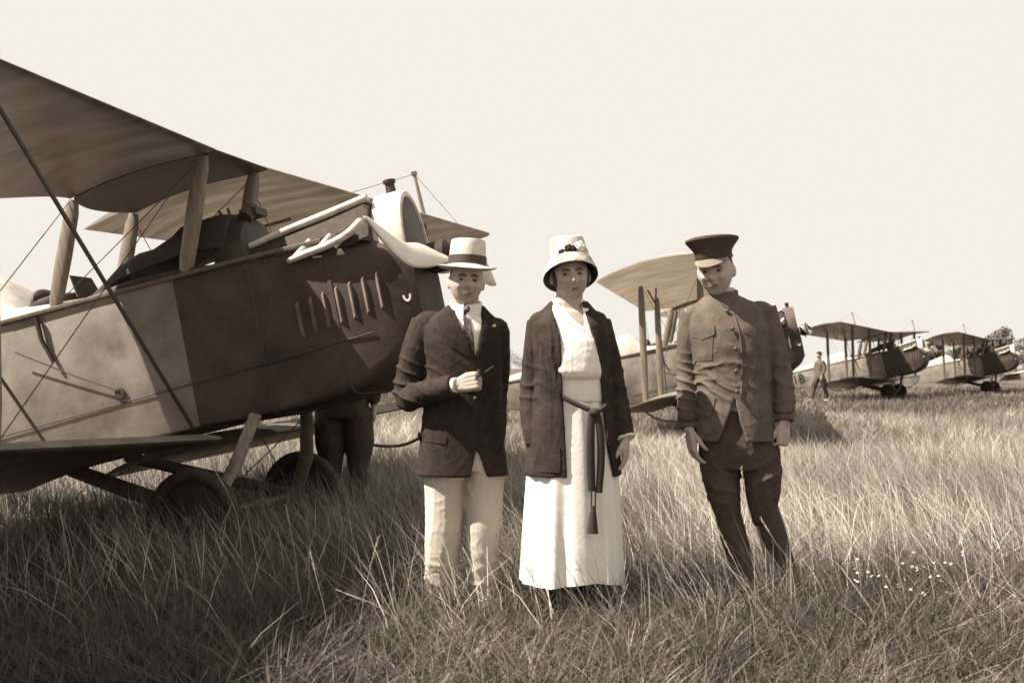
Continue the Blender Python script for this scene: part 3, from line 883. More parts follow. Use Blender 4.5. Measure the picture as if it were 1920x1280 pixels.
def head_mb(h=.235, wide=.150, seed=0, fem=False):
    """head with brow, sockets, nose, lips, chin and ears; origin at eye level, face towards -y"""
    mb = MB()
    nu, nv = 56, 44
    rings = []
    g = lambda x, z, cx, cz, sx, sz: math.exp(-((x - cx) / sx) ** 2 - ((z - cz) / sz) ** 2)
    for i in range(1, nv):
        th = PI * i / nv
        zz = math.cos(th)
        ring = []
        for j in range(nu):
            ph = 2 * PI * j / nu
            sx, sy = math.sin(th) * math.sin(ph), -math.sin(th) * math.cos(ph)
            z = zz * h * .5
            tz = max(0, -zz)
            x = sx * wide * .5 * (1 - (.15 if fem else .19) * tz ** 1.8)
            y = sy * (.098 if sy > 0 else .094) * (1 - (.16 * tz ** 2 if sy < 0 else .42 * tz ** 1.2))
            if sy < 0:
                f = min(1, -sy * 1.6)
                d = 0
                d += .031 * g(x, z, 0, -.028, .012, .015) + .018 * g(x, z, 0, -.008, .009, .026)
                d += .006 * g(x, z, .016, -.034, .007, .008) + .006 * g(x, z, -.016, -.034, .007, .008)
                d -= .021 * (g(x, z, .032, .005, .018, .012) + g(x, z, -.032, .005, .018, .012))
                d -= .007 * (g(x, z, .030, -.048, .006, .018) + g(x, z, -.030, -.048, .006, .018)) * (1.0 if fem else .8)
                d += .009 * (g(x, z, .03, .026, .024, .009) + g(x, z, -.03, .026, .024, .009))
                d += (.013 if fem else .010) * (g(x, z, .045, -.026, .017, .016) + g(x, z, -.045, -.026, .017, .016))
                d += .010 * g(x, z, 0, -.057, .022, .006) + .010 * g(x, z, 0, -.071, .018, .006)
                d -= .008 * g(x, z, 0, -.0638, .026, .0035)
                d -= .004 * g(x, z, 0, -.082, .03, .008)
                d += .010 * g(x, z, 0, -.103, .024, .014)
                y -= d * f
            ring.append((x, y, z))
        rings.append(ring)
    mb.loft(rings)
    for s in (-1, 1):
        rot = Matrix.Rotation(s * R(-22), 3, 'Z')
        mb.ellipsoid((s * (wide * .5 + .003), .012, -.008), (.008, .019, .031), 10, 8, rot)
    return mb

def hand_mb(wrist, direc, palm, curl=(.5, .6, .4), thumb=1, L=.175, spread=.12, thumb_out=.6):
    """palm, four unequal jointed fingers and a thumb; direc points down the fingers, palm is the way the palm faces"""
    mb = MB()
    d = Vector(direc).normalized()
    p = Vector(palm); p = (p - d * p.dot(d)).normalized()
    s = d.cross(p) * thumb            # towards the thumb side
    w = Vector(wrist)
    pl = L * .52
    for k, off in enumerate((.030, .010, -.010, -.029)):
        mb.tube([w + s * off * .55, w + d * pl * .55 + s * off * .95, w + d * pl + s * off], [.017, .0165, .0125], 10, round_ends=True)
    lens = (.44, .49, .455, .355)
    for k, off in enumerate((.031, .0105, -.0105, -.030)):
        q = w + d * pl + s * off
        dirn = (d + s * (off * spread * 12)).normalized()
        a = 0
        pts = [q - dirn * .012, q]
        for seg, fr in enumerate((.46, .30, .24)):
            a += curl[seg] * (1 + .06 * k)
            v = dirn * math.cos(a) + p * math.sin(a)
            q = q + v * (L * lens[k] * fr)
            pts.append(q)
        mb.tube(pts, [.0105, .0105, .0092, .0083, .0070], 10, round_ends=True)
    b = w + d * pl * .22 + s * .026 + p * .006
    v1 = (d * .75 + s * thumb_out + p * .35).normalized()
    v2 = (d * .95 + s * thumb_out * .25 + p * .45).normalized()
    q1 = b + v1 * .042; q2 = q1 + v2 * .032; q3 = q2 + (v2 + p * .25).normalized() * .024
    mb.tube([b, q1, q2, q3], [.015, .0125, .0108, .008], 10, round_ends=True)
    return mb

def sgp(v, p): return math.copysign(abs(v) ** p, v)

def shell(rings, th=.014, n=56, p=.88):
    """garment of real thickness round the torso; ring = (z, cx, cy, rx, ry_front, ry_back, left edge x, right edge x)"""
    mb = MB()
    outs = []; ins = []
    for z, cx, cy, rx, rf, rb, gl, gr in rings:
        if gr - gl < .004: gl += .005; gr -= .005
        def ang(e):
            if e is None: return 0
            t = max(-.95, min(.95, (e - cx) / rx))
            return math.asin(sgp(t, 1 / p))
        a0 = ang(gr); a1 = 2 * PI + ang(gl)
        o = []; q = []
        for k in range(n + 1):
            t = a0 + (a1 - a0) * k / n
            s_, c_ = sgp(math.sin(t), p), sgp(math.cos(t), p)
            ry = rf if math.cos(t) > 0 else rb
            o.append((cx + rx * s_, cy - ry * c_, z))
            q.append((cx + (rx - th) * s_, cy - (ry - th) * c_, z))
        outs.append(o); ins.append(q)
    prof = [o + q[::-1] for o, q in zip(outs, ins)]
    mb.loft(prof)
    return mb

def solid(rings, n=40, p=.9):
    mb = MB()
    mb.loft([[(cx + rx * sgp(math.sin(t), p), cy - (rf if math.cos(t) > 0 else rb) * sgp(math.cos(t), p), z) for t in np.linspace(0, 2 * PI, n + 1)[:-1]]
             for z, cx, cy, rx, rf, rb in rings])
    return mb

def face_parts(root, Mh, wide, body_bvh=None, lips=True, smile=0.0, brow=True):
    for s in (-1, 1):
        e = MB().ellipsoid((s * .0315, -.0700, .003), (.0130, .0108, .0052), 12, 8); e.xf(Mh)
        e.build('eye', M['eye'], root)
        if brow:
            b = MB().tube([(s * .012, -.097, .020), (s * .031, -.0985, .0255), (s * .050, -.084, .020)], [.003, .0050, .0022], 6, smooth=3); b.xf(Mh)
            b.build('eyebrow', M['brow'], root)
    if lips:
        l = MB().tube([(-.026, -.079, -.0635 + smile), (-.013, -.0930, -.0632), (0, -.0960, -.0642), (.013, -.0930, -.0632), (.026, -.079, -.0635 + smile)], [.002, .0046, .0050, .0046, .002], 8, flat=.8, smooth=3)
        l.xf(Mh)
        l.build('lips', M['lip'], root)

def head_matrix(c, yaw=0, pitch=0, roll=0):
    return Matrix.Translation(c) @ Matrix.Rotation(R(yaw), 4, 'Z') @ Matrix.Rotation(R(pitch), 4, 'X') @ Matrix.Rotation(R(roll), 4, 'Y')

def shoe(parent, x, y, yaw=0, m='boot', z=0.0):
    mb = MB()
    secs = [(.10, .030, .055), (.06, .037, .085), (.0, .038, .085), (-.06, .042, .065), (-.12, .045, .05), (-.165, .032, .038), (-.18, .012, .02)]
    mb.loft([[(w * math.cos(a), yy, max(0.0, h * .5 + h * .5 * math.sin(a))) for a in np.linspace(0, 2 * PI, 15)[:-1]] for yy, w, h in secs])
    mb.xf(Matrix.Translation((x, y, z)) @ Matrix.Rotation(R(yaw), 4, 'Z'))
    return mb.build('shoe', M[m], parent)

# ================= man in the straw hat
def man_in_straw_hat():
    s, cx, D = 386.0, 868, 5.70
    X = lambda px: (px - cx) / s
    Z = lambda py: 1.15 + (690 - py) / s
    root = thing('person', 'man in straw hat, dark jacket and pale trousers holding a small pipe', 'person', ((cx - 960) / 2200 * D, D, 0))
    Mh = head_matrix((X(875), -.035, 1.566), yaw=8, pitch=-1, roll=3)
    # body
    b = head_mb(.240, .161).xf(Mh)
    b.tube([(X(873), .01, 1.36), (X(874), -.005, 1.50)], [.064, .062], 16)
    b.add(*(lambda m: (m.v, m.f))(solid([(.80, .0, .0, .14, .10, .10), (1.0, 0, 0, .15, .105, .105), (1.25, 0, 0, .16, .11, .11), (1.36, 0, 0, .14, .09, .09), (1.41, 0, 0, .07, .06, .06)])))
    rsh, rel, rwr = (X(796), .02, Z(615)), (X(764), -.02, Z(740)), (X(858), -.235, Z(722))
    lsh, lel, lwr = (X(932), .02, Z(628)), (X(928), .06, Z(745)), (X(925), -.06, Z(835))
    b.tube([rsh, rel, rwr], [.045, .04, .028], 10, round_ends=True)
    b.tube([lsh, lel, lwr], [.045, .04, .028], 10, round_ends=True)
    for k in (-1, 1):
        b.tube([(.01 + k * .08, 0, .85), (.01 + k * .095, 0, .48), (.01 + k * .10, .02, .05)], [.075, .055, .04], 12, round_ends=True)
    h = hand_mb((X(860), -.24, Z(721)), (.93, -.08, .20), (.15, .95, -.25), (1.0, .95, .7), thumb=1, L=.18, thumb_out=.45)
    b.add(h.v, h.f)
    body = obj_of(remeshed(b, 'person', .0042, 3, .4), 'body', M['skin'], root)
    face_parts(root, Mh, .15, smile=.002)
    hr = MB().ellipsoid((0, .018, .03), (.081, .090, .075), 20, 12).xf(Mh)
    hr.build('hair', M['hair'], root)
    # shirt, collar, tie
    sh = solid([(.95, 0, 0, .165, .12, .12), (1.2, 0, 0, .165, .118, .12), (1.33, 0, 0, .165, .112, .11), (1.385, .01, 0, .13, .095, .10), (1.415, .012, .0, .082, .078, .08)])
    shm = remeshed(sh, 'shirt', .006, 4)
    sb = bvh_of(shm)
    obj_of(shm, 'shirt', M['white_cotton'], root)
    col = MB()
    col.loft([[(.014 + a * math.sin(t) , -.004 - a * 1.02 * math.cos(t), z + .028 * math.cos(t) * -.55 + dz) for t in np.linspace(.10, 2 * PI - .10, 33)] + [(.014 + (a - .006) * math.sin(t), -.004 - (a - .006) * 1.02 * math.cos(t), z - .028 * .55 * math.cos(t) + dz) for t in np.linspace(2 * PI - .10, .10, 33)]
              for a, z, dz in ((.094, 1.396, 0), (.086, 1.434, 0), (.077, 1.470, 0))])
    col.build('collar', M['white_cotton'], root)
    # jacket
    rg = [(.632, -.003, .0, .224, .150, .150, X(884), X(917)), (.70, -.003, 0, .216, .147, .147, X(890), X(908)), (.77, -.004, 0, .208, .145, .145, X(896), X(897)),
          (.90, .0, 0, .196, .142, .140, X(895), X(895)), (1.05, .002, 0, .188, .140, .136, X(895), X(895)), (1.185, .0, 0, .190, .140, .134, X(893), X(893.5)),
          (1.28, -.005, 0, .196, .136, .132, X(874), X(900)), (1.345, -.008, .005, .196, .126, .126, X(860), X(905)), (1.385, -.004, .008, .172, .112, .118, X(852), X(906)),
          (1.42, .004, .012, .128, .092, .108, X(847), X(905)), (1.455, .012, .02, .088, .074, .085, X(845), X(903))]
    rg2 = []
    for i in range(len(rg) - 1):
        for k in range(4):
            rg2.append(tuple(a + (b_ - a) * k / 4 for a, b_ in zip(rg[i], rg[i + 1])))
    rg2.append(rg[-1])
    j = shell(rg2, .016)
    j.tube([(X(800), .02, Z(606)), (X(780), .0, Z(660)), rel, (X(800), -.12, Z(735)), (X(856), -.225, Z(721))], [.078, .074, .066, .060, .052], 18, smooth=5, round_ends=False)
    j.ellipsoid((X(806), .015, Z(606)), (.082, .078, .062), 18, 12)
    j.tube([(X(928), .02, Z(622)), (X(930), .05, Z(690)), lel, (X(928), .0, Z(800)), lwr], [.072, .068, .060, .056, .05], 18, smooth=5, round_ends=True)
    j.ellipsoid((X(920), .015, Z(620)), (.076, .076, .058), 18, 12)
    jm = remeshed(j, 'jacket', .0050, 5, .5, wrinkle(.0022, (6, 6, 3), [((X(770), -.04, Z(725)), (.5, .2, 1), .055, .16, .010), ((X(815), -.12, Z(735)), (1, -.5, .6), .05, .09, .007),
                                                              ((X(925), 0, Z(745)), (.2, 0, 1), .06, .10, .006), ((X(893), -.13, Z(700)), (.7, 0, 1), .09, .14, .004)]))
    jb = bvh_of(jm)
    jo = obj_of(jm, 'jacket', M['suit'], root)
    P = lambda *pts: [(X(a), Z(c)) for a, c in pts]
    decal(jb, P((846, 570), (822, 596), (834, 603), (826, 612), (846, 650), (891, 676), (893, 668), (868, 618), (852, 580)), .004, .010).build('lapel', M['lapel'], jo)
    decal(jb, P((906, 574), (926, 596), (917, 603), (924, 612), (914, 648), (894, 676), (894, 668), (903, 625), (907, 590)), .004, .010).build('lapel', M['lapel'], jo)
    decal(jb, P((786, 808), (840, 813), (839, 829), (785, 824)), .004, .009).build('pocket_flap', M['suit'], jo)
    decal(jb, P((912, 611), (930, 608), (930, 613), (912, 616)), .003, .008).build('breast_pocket', M['flannel'], jo)
    for py in (700, 745):
        MB().ellipsoid((X(893), -.147, Z(py)), (.010, .006, .010), 10, 6).build('button', M['button'], jo)
    cuff = MB().tube([(X(853), -.222, Z(721)), (X(862), -.242, Z(720.5))], [.036, .035], 18)
    cuff.build('shirt_cuff', M['white_cotton'], root)
    tp = [(.010, 1.448), (.034, 1.448), (.030, 1.418), (.056, 1.30), (.064, 1.20), (.050, 1.185), (.036, 1.20), (.006, 1.32), (.014, 1.418)]
    decal(sb, tp, .006, .010).build('tie', M['tie'], root)
    MB().ellipsoid((.022, -.088, 1.432), (.016, .013, .018), 12, 8).build('tie_knot', M['tie'], root)
    # trousers
    t = solid([(.93, 0, 0, .17, .115, .12), (.80, .0, 0, .188, .125, .13), (.70, 0, 0, .195, .125, .13), (.66, 0, 0, .19, .12, .125)])
    t.tube([(X(834), .0, .74), (X(834), .005, .58), (X(833), -.005, .38), (X(828), .0, .20), (X(826), .02, .05)], [.108, .100, .090, .080, .078], 20, flat=1.05, smooth=4)
    t.tube([(X(906), .0, .74), (X(908), .0, .58), (X(906), -.02, .38), (X(903), -.01, .20), (X(906), .01, .045)], [.104, .096, .085, .077, .076], 20, flat=1.05, smooth=4)
    tm = remeshed(t, 'trousers', .0065, 4, .5, wrinkle(.0055, (8, 8, 2.2), [((X(828), -.05, .12), (.2, 0, 1), .07, .12, .006), ((X(905), -.05, .12), (-.3, 0, 1), .07, .12, .006),
                                                               ((X(870), -.08, .62), (.8, 0, .6), .09, .12, .005)]))
    to = obj_of(tm, 'trousers', M['flannel'], root)
    shoe(root, X(828), .0, -8, 'flannel'); shoe(root, X(906), -.01, 8, 'flannel')
    # hat
    H = MB()
    n = 48
    def hring(rx, ry, z, fd=0.0, sd=0.0):
        return [(rx * math.sin(t), -ry * math.cos(t), z - fd * max(0, math.cos(t)) + sd * abs(math.sin(t)) ** 2) for t in np.linspace(0, 2 * PI, n + 1)[:-1]]
    H.loft([hring(.070, .086, .055), hring(.142, .162, .066, .018, .006), hring(.145, .165, .071, .018, .006), hring(.110, .132, .076, .008), hring(.090, .108, .080), hring(.089, .107, .10), hring(.087, .104, .15),
            hring(.084, .100, .188), hring(.080, .095, .200), hring(.068, .08, .203), hring(.05, .06, .192), hring(.02, .03, .188)])
    H.xf(Mh)
    ho = H.build('straw_hat', M['straw'], root)
    Bn = MB(); Bn.loft([hring(.0885, .1065, .080), hring(.0935, .1115, .081), hring(.0925, .110, .122), hring(.0875, .105, .123)]); Bn.xf(Mh)
    Bn.build('hat_band', M['band'], ho)
    # pipe in the hand
    pp = MB(); pp.tube([(X(896), -.275, Z(707)), (X(912), -.285, Z(698)), (X(926), -.29, Z(688))], [.005, .005, .006], 8, round_ends=True)
    po = pp.build('pipe', M['sash'], None, 'short dark pipe held in the right hand of the man in the straw hat', 'pipe')
    po.location = root.location
    bw_ = MB().lathe([(0, -.018), (.010, -.018), (.012, 0), (.011, .014), (.008, .014), (.008, 0), (0, 0)], (X(903), -.292, Z(697)), 'z', 12)
    bw_.build('pipe_bowl', M['sash'], po)
man_in_straw_hat()

# ================= woman in the cardigan
def woman():
    s, cx, D = 411.0, 1075, 5.35
    X = lambda px: (px - cx) / s
    Z = lambda py: 1.15 + (690 - py) / s
    root = thing('person', 'woman in bucket hat, white dress and dark open cardigan with tied sash', 'person', ((cx - 960) / 2200 * D, D, 0))
    Mh = head_matrix((X(1069), -.03, 1.570), yaw=4, pitch=2, roll=-4)
    b = head_mb(.228, .166, fem=True).xf(Mh)
    b.tube([(X(1066), .01, 1.34), (X(1068), .0, 1.50)], [.068, .060], 16)
    tr = solid([(.80, 0, 0, .15, .10, .11), (1.05, 0, 0, .125, .095, .095), (1.24, -.01, 0, .145, .125, .10), (1.36, -.015, 0, .135, .092, .09), (1.405, -.018, .0, .105, .076, .08), (1.43, -.018, .01, .06, .055, .06)])
    b.add(tr.v, tr.f)
    rs, re, rw = (X(1012), .02, Z(612)), (X(1000), .04, Z(725)), (X(1008), -.03, Z(828))
    ls, le_, lw = (X(1122), .02, Z(612)), (X(1152), .04, Z(722)), (X(1170), -.02, Z(815))
    b.tube([rs, re, rw], [.042, .036, .026], 10, round_ends=True)
    b.tube([ls, le_, lw], [.042, .036, .026], 10, round_ends=True)
    h = hand_mb((X(1009), -.03, Z(832)), (.10, -.12, -1), (.95, .2, .1), (.35, .35, .25), thumb=1, L=.165); b.add(h.v, h.f)
    h = hand_mb((X(1172), -.02, Z(822)), (-.02, -.1, -1), (-.95, .2, .0), (.3, .35, .25), thumb=-1, L=.165); b.add(h.v, h.f)
    for k in (-1, 1):
        b.tube([(.0 + k * .07, .0, .70), (.0 + k * .07, .0, .36), (.0 + k * .06, .01, .05)], [.07, .052, .036], 12, round_ends=True)
    obj_of(remeshed(b, 'body', .0042, 3, .4), 'body', M['skin'], root)
    face_parts(root, Mh, .148, smile=.007, brow=True)
    MB().ellipsoid((0, .022, .02), (.082, .088, .085), 20, 12).xf(Mh).build('hair', M['hair'], root)
    for k in (-1, 1):
        MB().ellipsoid((k * .070, -.012, -.012), (.014, .04, .045), 12, 8).xf(Mh).build('hair_curl', M['hair'], root)
    # dress
    rg = [(1.00, .005, 0, .155, .125, .115, .04, .041), (1.05, .003, 0, .156, .127, .115, .04, .041), (1.098, .003, 0, .157, .128, .118, .04, .041), (1.112, .003, 0, .158, .146, .118, .04, .041), (1.135, .003, -.004, .159, .152, .118, .04, .041),
          (1.20, .0, -.004, .162, .150, .115, .04, .041), (1.27, -.004, 0, .158, .145, .112, .039, .041), (1.33, -.010, 0, .150, .122, .108, .036, .043), (1.375, -.014, 0, .138, .104, .10, -.010, .046),
          (1.41, -.018, 0, .112, .088, .092, -.045, .043), (1.435, -.02, .008, .088, .074, .082, -.066, .038), (1.462, -.02, .015, .072, .064, .074, -.075, .032)]
    rg2 = []
    for i in range(len(rg) - 1):
        for k in range(4):
            rg2.append(tuple(a + (b_ - a) * k / 4 for a, b_ in zip(rg[i], rg[i + 1])))
    rg2.append(rg[-1])
    d = shell(rg2, .014)
    dm = remeshed(d, 'bodice', .0055, 4, .5, wrinkle(.0022, (16, 10, 3)))
    dbv = bvh_of(dm)
    obj_of(dm, 'bodice', M['white_cotton'], root)
    decal(dbv, [(X(1034), 1.458), (X(1041), 1.452), (X(1066), 1.375), (X(1091), 1.335), (X(1092), 1.318), (X(1052), 1.375)], .003, .010).build('neck_facing', M['white_cotton'], root)
    sk = MB(); rings = []
    for z, rx, rf, rb, pl in ((1.075, .152, .126, .112, .0), (1.02, .158, .128, .12, .004), (.95, .172, .132, .135, .005), (.85, .190, .140, .15, .006), (.70, .205, .150, .158, .007),
                              (.55, .215, .160, .165, .009), (.40, .224, .170, .172, .012), (.28, .229, .177, .178, .014), (.200, .233, .182, .182, .016), (.184, .2335, .183, .183, .016), (.186, .225, .173, .175, .014)):
        ring = []
        for t in np.linspace(0, 2 * PI, 145)[:-1]:
            q = pl * (math.sin(9 * t + 1.3 * math.sin(3 * t)) + .6 * math.sin(17 * t + 2 + z * 1.5)) * .7
            hem = .012 * math.sin(3 * t + .5) if z < .2 else 0
            ring.append((-.004 + (rx + q) * math.sin(t), .005 - ((rf if math.cos(t) > 0 else rb) + q) * math.cos(t), z + hem))
        rings.append(ring)
    sk.loft(rings, True, False)
    sko = sk.build('skirt', M['white_cotton'], root)
    skb = bvh_of(sko.data)
    # cardigan
    rg = [(.665, -.002, .01, .222, .165, .165, X(1060), X(1150)), (.76, .0, .01, .214, .160, .16, X(1058), X(1142)), (.88, .0, .01, .200, .156, .152, X(1056), X(1134)), (1.0, .0, .01, .184, .152, .142, X(1053), X(1129)),
          (1.1, .0, .01, .178, .160, .138, X(1051), X(1126)), (1.2, -.004, .008, .178, .168, .134, X(1050), X(1121)), (1.28, -.010, .006, .178, .162, .13, X(1047), X(1112)), (1.345, -.016, .006, .172, .138, .126, X(1041), X(1103)),
          (1.39, -.02, .008, .148, .112, .116, X(1035), X(1097)), (1.425, -.02, .014, .112, .088, .102, X(1034), X(1092)), (1.455, -.02, .02, .085, .070, .085, X(1035), X(1089))]
    rg2 = []
    for i in range(len(rg) - 1):
        for k in range(4):
            rg2.append(tuple(a + (b_ - a) * k / 4 for a, b_ in zip(rg[i], rg[i + 1])))
    rg2.append(rg[-1])
    c = shell(rg2, .015)
    c.tube([(X(1014), .02, Z(604)), (X(1006), .03, Z(660)), re, (X(998), .01, Z(780)), (X(1006), -.025, Z(832))], [.064, .062, .060, .056, .050], 18, smooth=5)
    c.ellipsoid((X(1018), .015, Z(604)), (.066, .070, .052), 18, 12)
    c.tube([(X(1120), .02, Z(604)), (X(1136), .03, Z(660)), (X(1150), .04, Z(725)), (X(1162), .01, Z(780)), (X(1170), -.02, Z(818))], [.064, .062, .058, .052, .046], 18, smooth=5)
    c.ellipsoid((X(1114), .015, Z(604)), (.064, .070, .052), 18, 12)
    cm = remeshed(c, 'cardigan', .0052, 5, .5, wrinkle(.0032, (14, 12, 1.5), [((X(1000), .0, Z(720)), (.3, 0, 1), .07, .12, .006), ((X(1152), .0, Z(720)), (.3, 0, 1), .07, .12, .006), ((X(1035), -.1, Z(660)), (1, 0, .15), .05, .14, .006)]))
    cb = bvh_of(cm)
    co = obj_of(cm, 'cardigan', M['cardigan'], root)
    MB().tube([(X(1169), -.012, Z(815)), (X(1172), -.022, Z(823))], [.048, .047], 16).build('cuff', M['white_cotton'], co)
    decal(cb, [(X(1008), Z(835)), (X(1048), Z(835)), (X(1048), Z(880)), (X(1010), Z(880))], .004, .010).build('patch_pocket', M['cardigan'], co)
    # sash: cord round the waist, knot, two tails and a tassel
    yk = -.178
    s1 = MB().tube([(X(1052), -.165, Z(742)), (X(1070), -.176, Z(752)), (X(1092), -.182, Z(762)), (X(1108), -.185, Z(768))], .011, 10, smooth=4)
    so = s1.build('sash', M['sash'], root)
    MB().tube([(X(1108), -.185, Z(768)), (X(1120), -.180, Z(766)), (X(1131), -.168, Z(757))], .010, 10, smooth=4).build('sash_end', M['sash'], so)
    MB().ellipsoid((X(1109), -.192, Z(770)), (.026, .019, .021), 14, 10).build('knot', M['sash'], so)
    MB().tube([(X(1104), -.190, Z(772)), (X(1102), -.196, Z(810)), (X(1102), -.194, Z(860)), (X(1104), -.192, Z(912))], [.016, .018, .019, .017], 10, flat=.45, smooth=4).build('sash_tail', M['sash'], so)
    MB().tube([(X(1114), -.188, Z(772)), (X(1120), -.192, Z(810)), (X(1121), -.190, Z(860)), (X(1117), -.190, Z(915))], [.015, .017, .017, .015], 10, flat=.45, smooth=4).build('sash_tail', M['sash'], so)
    for dx in (-4, 3):
        MB().tube([(X(1108 + dx), -.194, Z(905)), (X(1107 + dx), -.197, Z(945))], .0035, 6).build('cord', M['sash'], so)
    ts = MB().tube([(X(1107), -.198, Z(938)), (X(1106), -.201, Z(955)), (X(1105), -.203, Z(988))], [.008, .016, .026], 14, flat=.7)
    ts.build('tassel', M['sash'], so)
    # legs and shoes
    for k in (-1, 1):
        MB().tube([(k * .068, .0, .42), (k * .068, .01, .28), (k * .062, .012, .10), (k * .06, .01, .05)], [.056, .056, .042, .04], 14, round_ends=True).build('stocking', M['boot'], root)
        shoe(root, k * .062, .0, k * 6)
    # hat
    n = 56
    H = MB()
    def hr(rx, ry, z, tilt, cx=0.0):
        return [(cx + rx * math.sin(t), -ry * math.cos(t), z + tilt * math.cos(t)) for t in np.linspace(0, 2 * PI, n + 1)[:-1]]
    H.loft([hr(.078, .088, .070, .02), hr(.097, .108, .048, .038), hr(.123, .135, -.006, .066), hr(.1255, .138, -.008, .068), hr(.124, .136, .002, .068), hr(.101, .111, .058, .042), hr(.087, .094, .084, .024), hr(.084, .091, .092, .020),
            hr(.081, .087, .125, .012, -.003), hr(.077, .081, .158, .006, -.006), hr(.073, .076, .170, .003, -.007), hr(.06, .065, .176, 0, -.007), hr(.03, .035, .175, 0, -.007)])
    H.xf(Mh)
    ho = H.build('bucket_hat', M['hat_felt'], root)
    Ln = MB(); Ln.loft([hr(.080, .090, .060, .022), hr(.096, .107, .042, .038), hr(.1215, .133, -.008, .066), hr(.1225, .134, -.0095, .066), hr(.095, .106, .036, .038), hr(.079, .089, .056, .022)], False, False); Ln.xf(Mh)
    Ln.build('brim_lining', M['band'], ho)
    B_ = MB(); B_.loft([hr(.0875, .0945, .086, .022), hr(.0885, .0955, .087, .022), hr(.0858, .092, .108, .018), hr(.0848, .091, .108, .018)]); B_.xf(Mh)
    B_.build('hat_band', M['flannel'], ho)
    for x, z, r, m in ((-.012, .116, .018, 'sash'), (.006, .112, .016, 'cardigan'), (-.042, .100, .015, 'cardigan'), (-.055, .086, .012, 'cardigan'), (.040, .122, .022, 'white_cotton')):
        F = MB()
        yy = -.095 * math.sqrt(max(.05, 1 - (x / .09) ** 2))
        for a in np.linspace(0, 2 * PI, 6)[:-1]:
            F.ellipsoid((x + r * .55 * math.cos(a), yy - .004, z + r * .55 * math.sin(a)), (r * .62, .009, r * .62), 8, 6)
        F.ellipsoid((x, yy - .010, z), (r * .5, .007, r * .5), 8, 6)
        F.xf(Mh)
        F.build('hat_flower', M[m], ho)
woman()

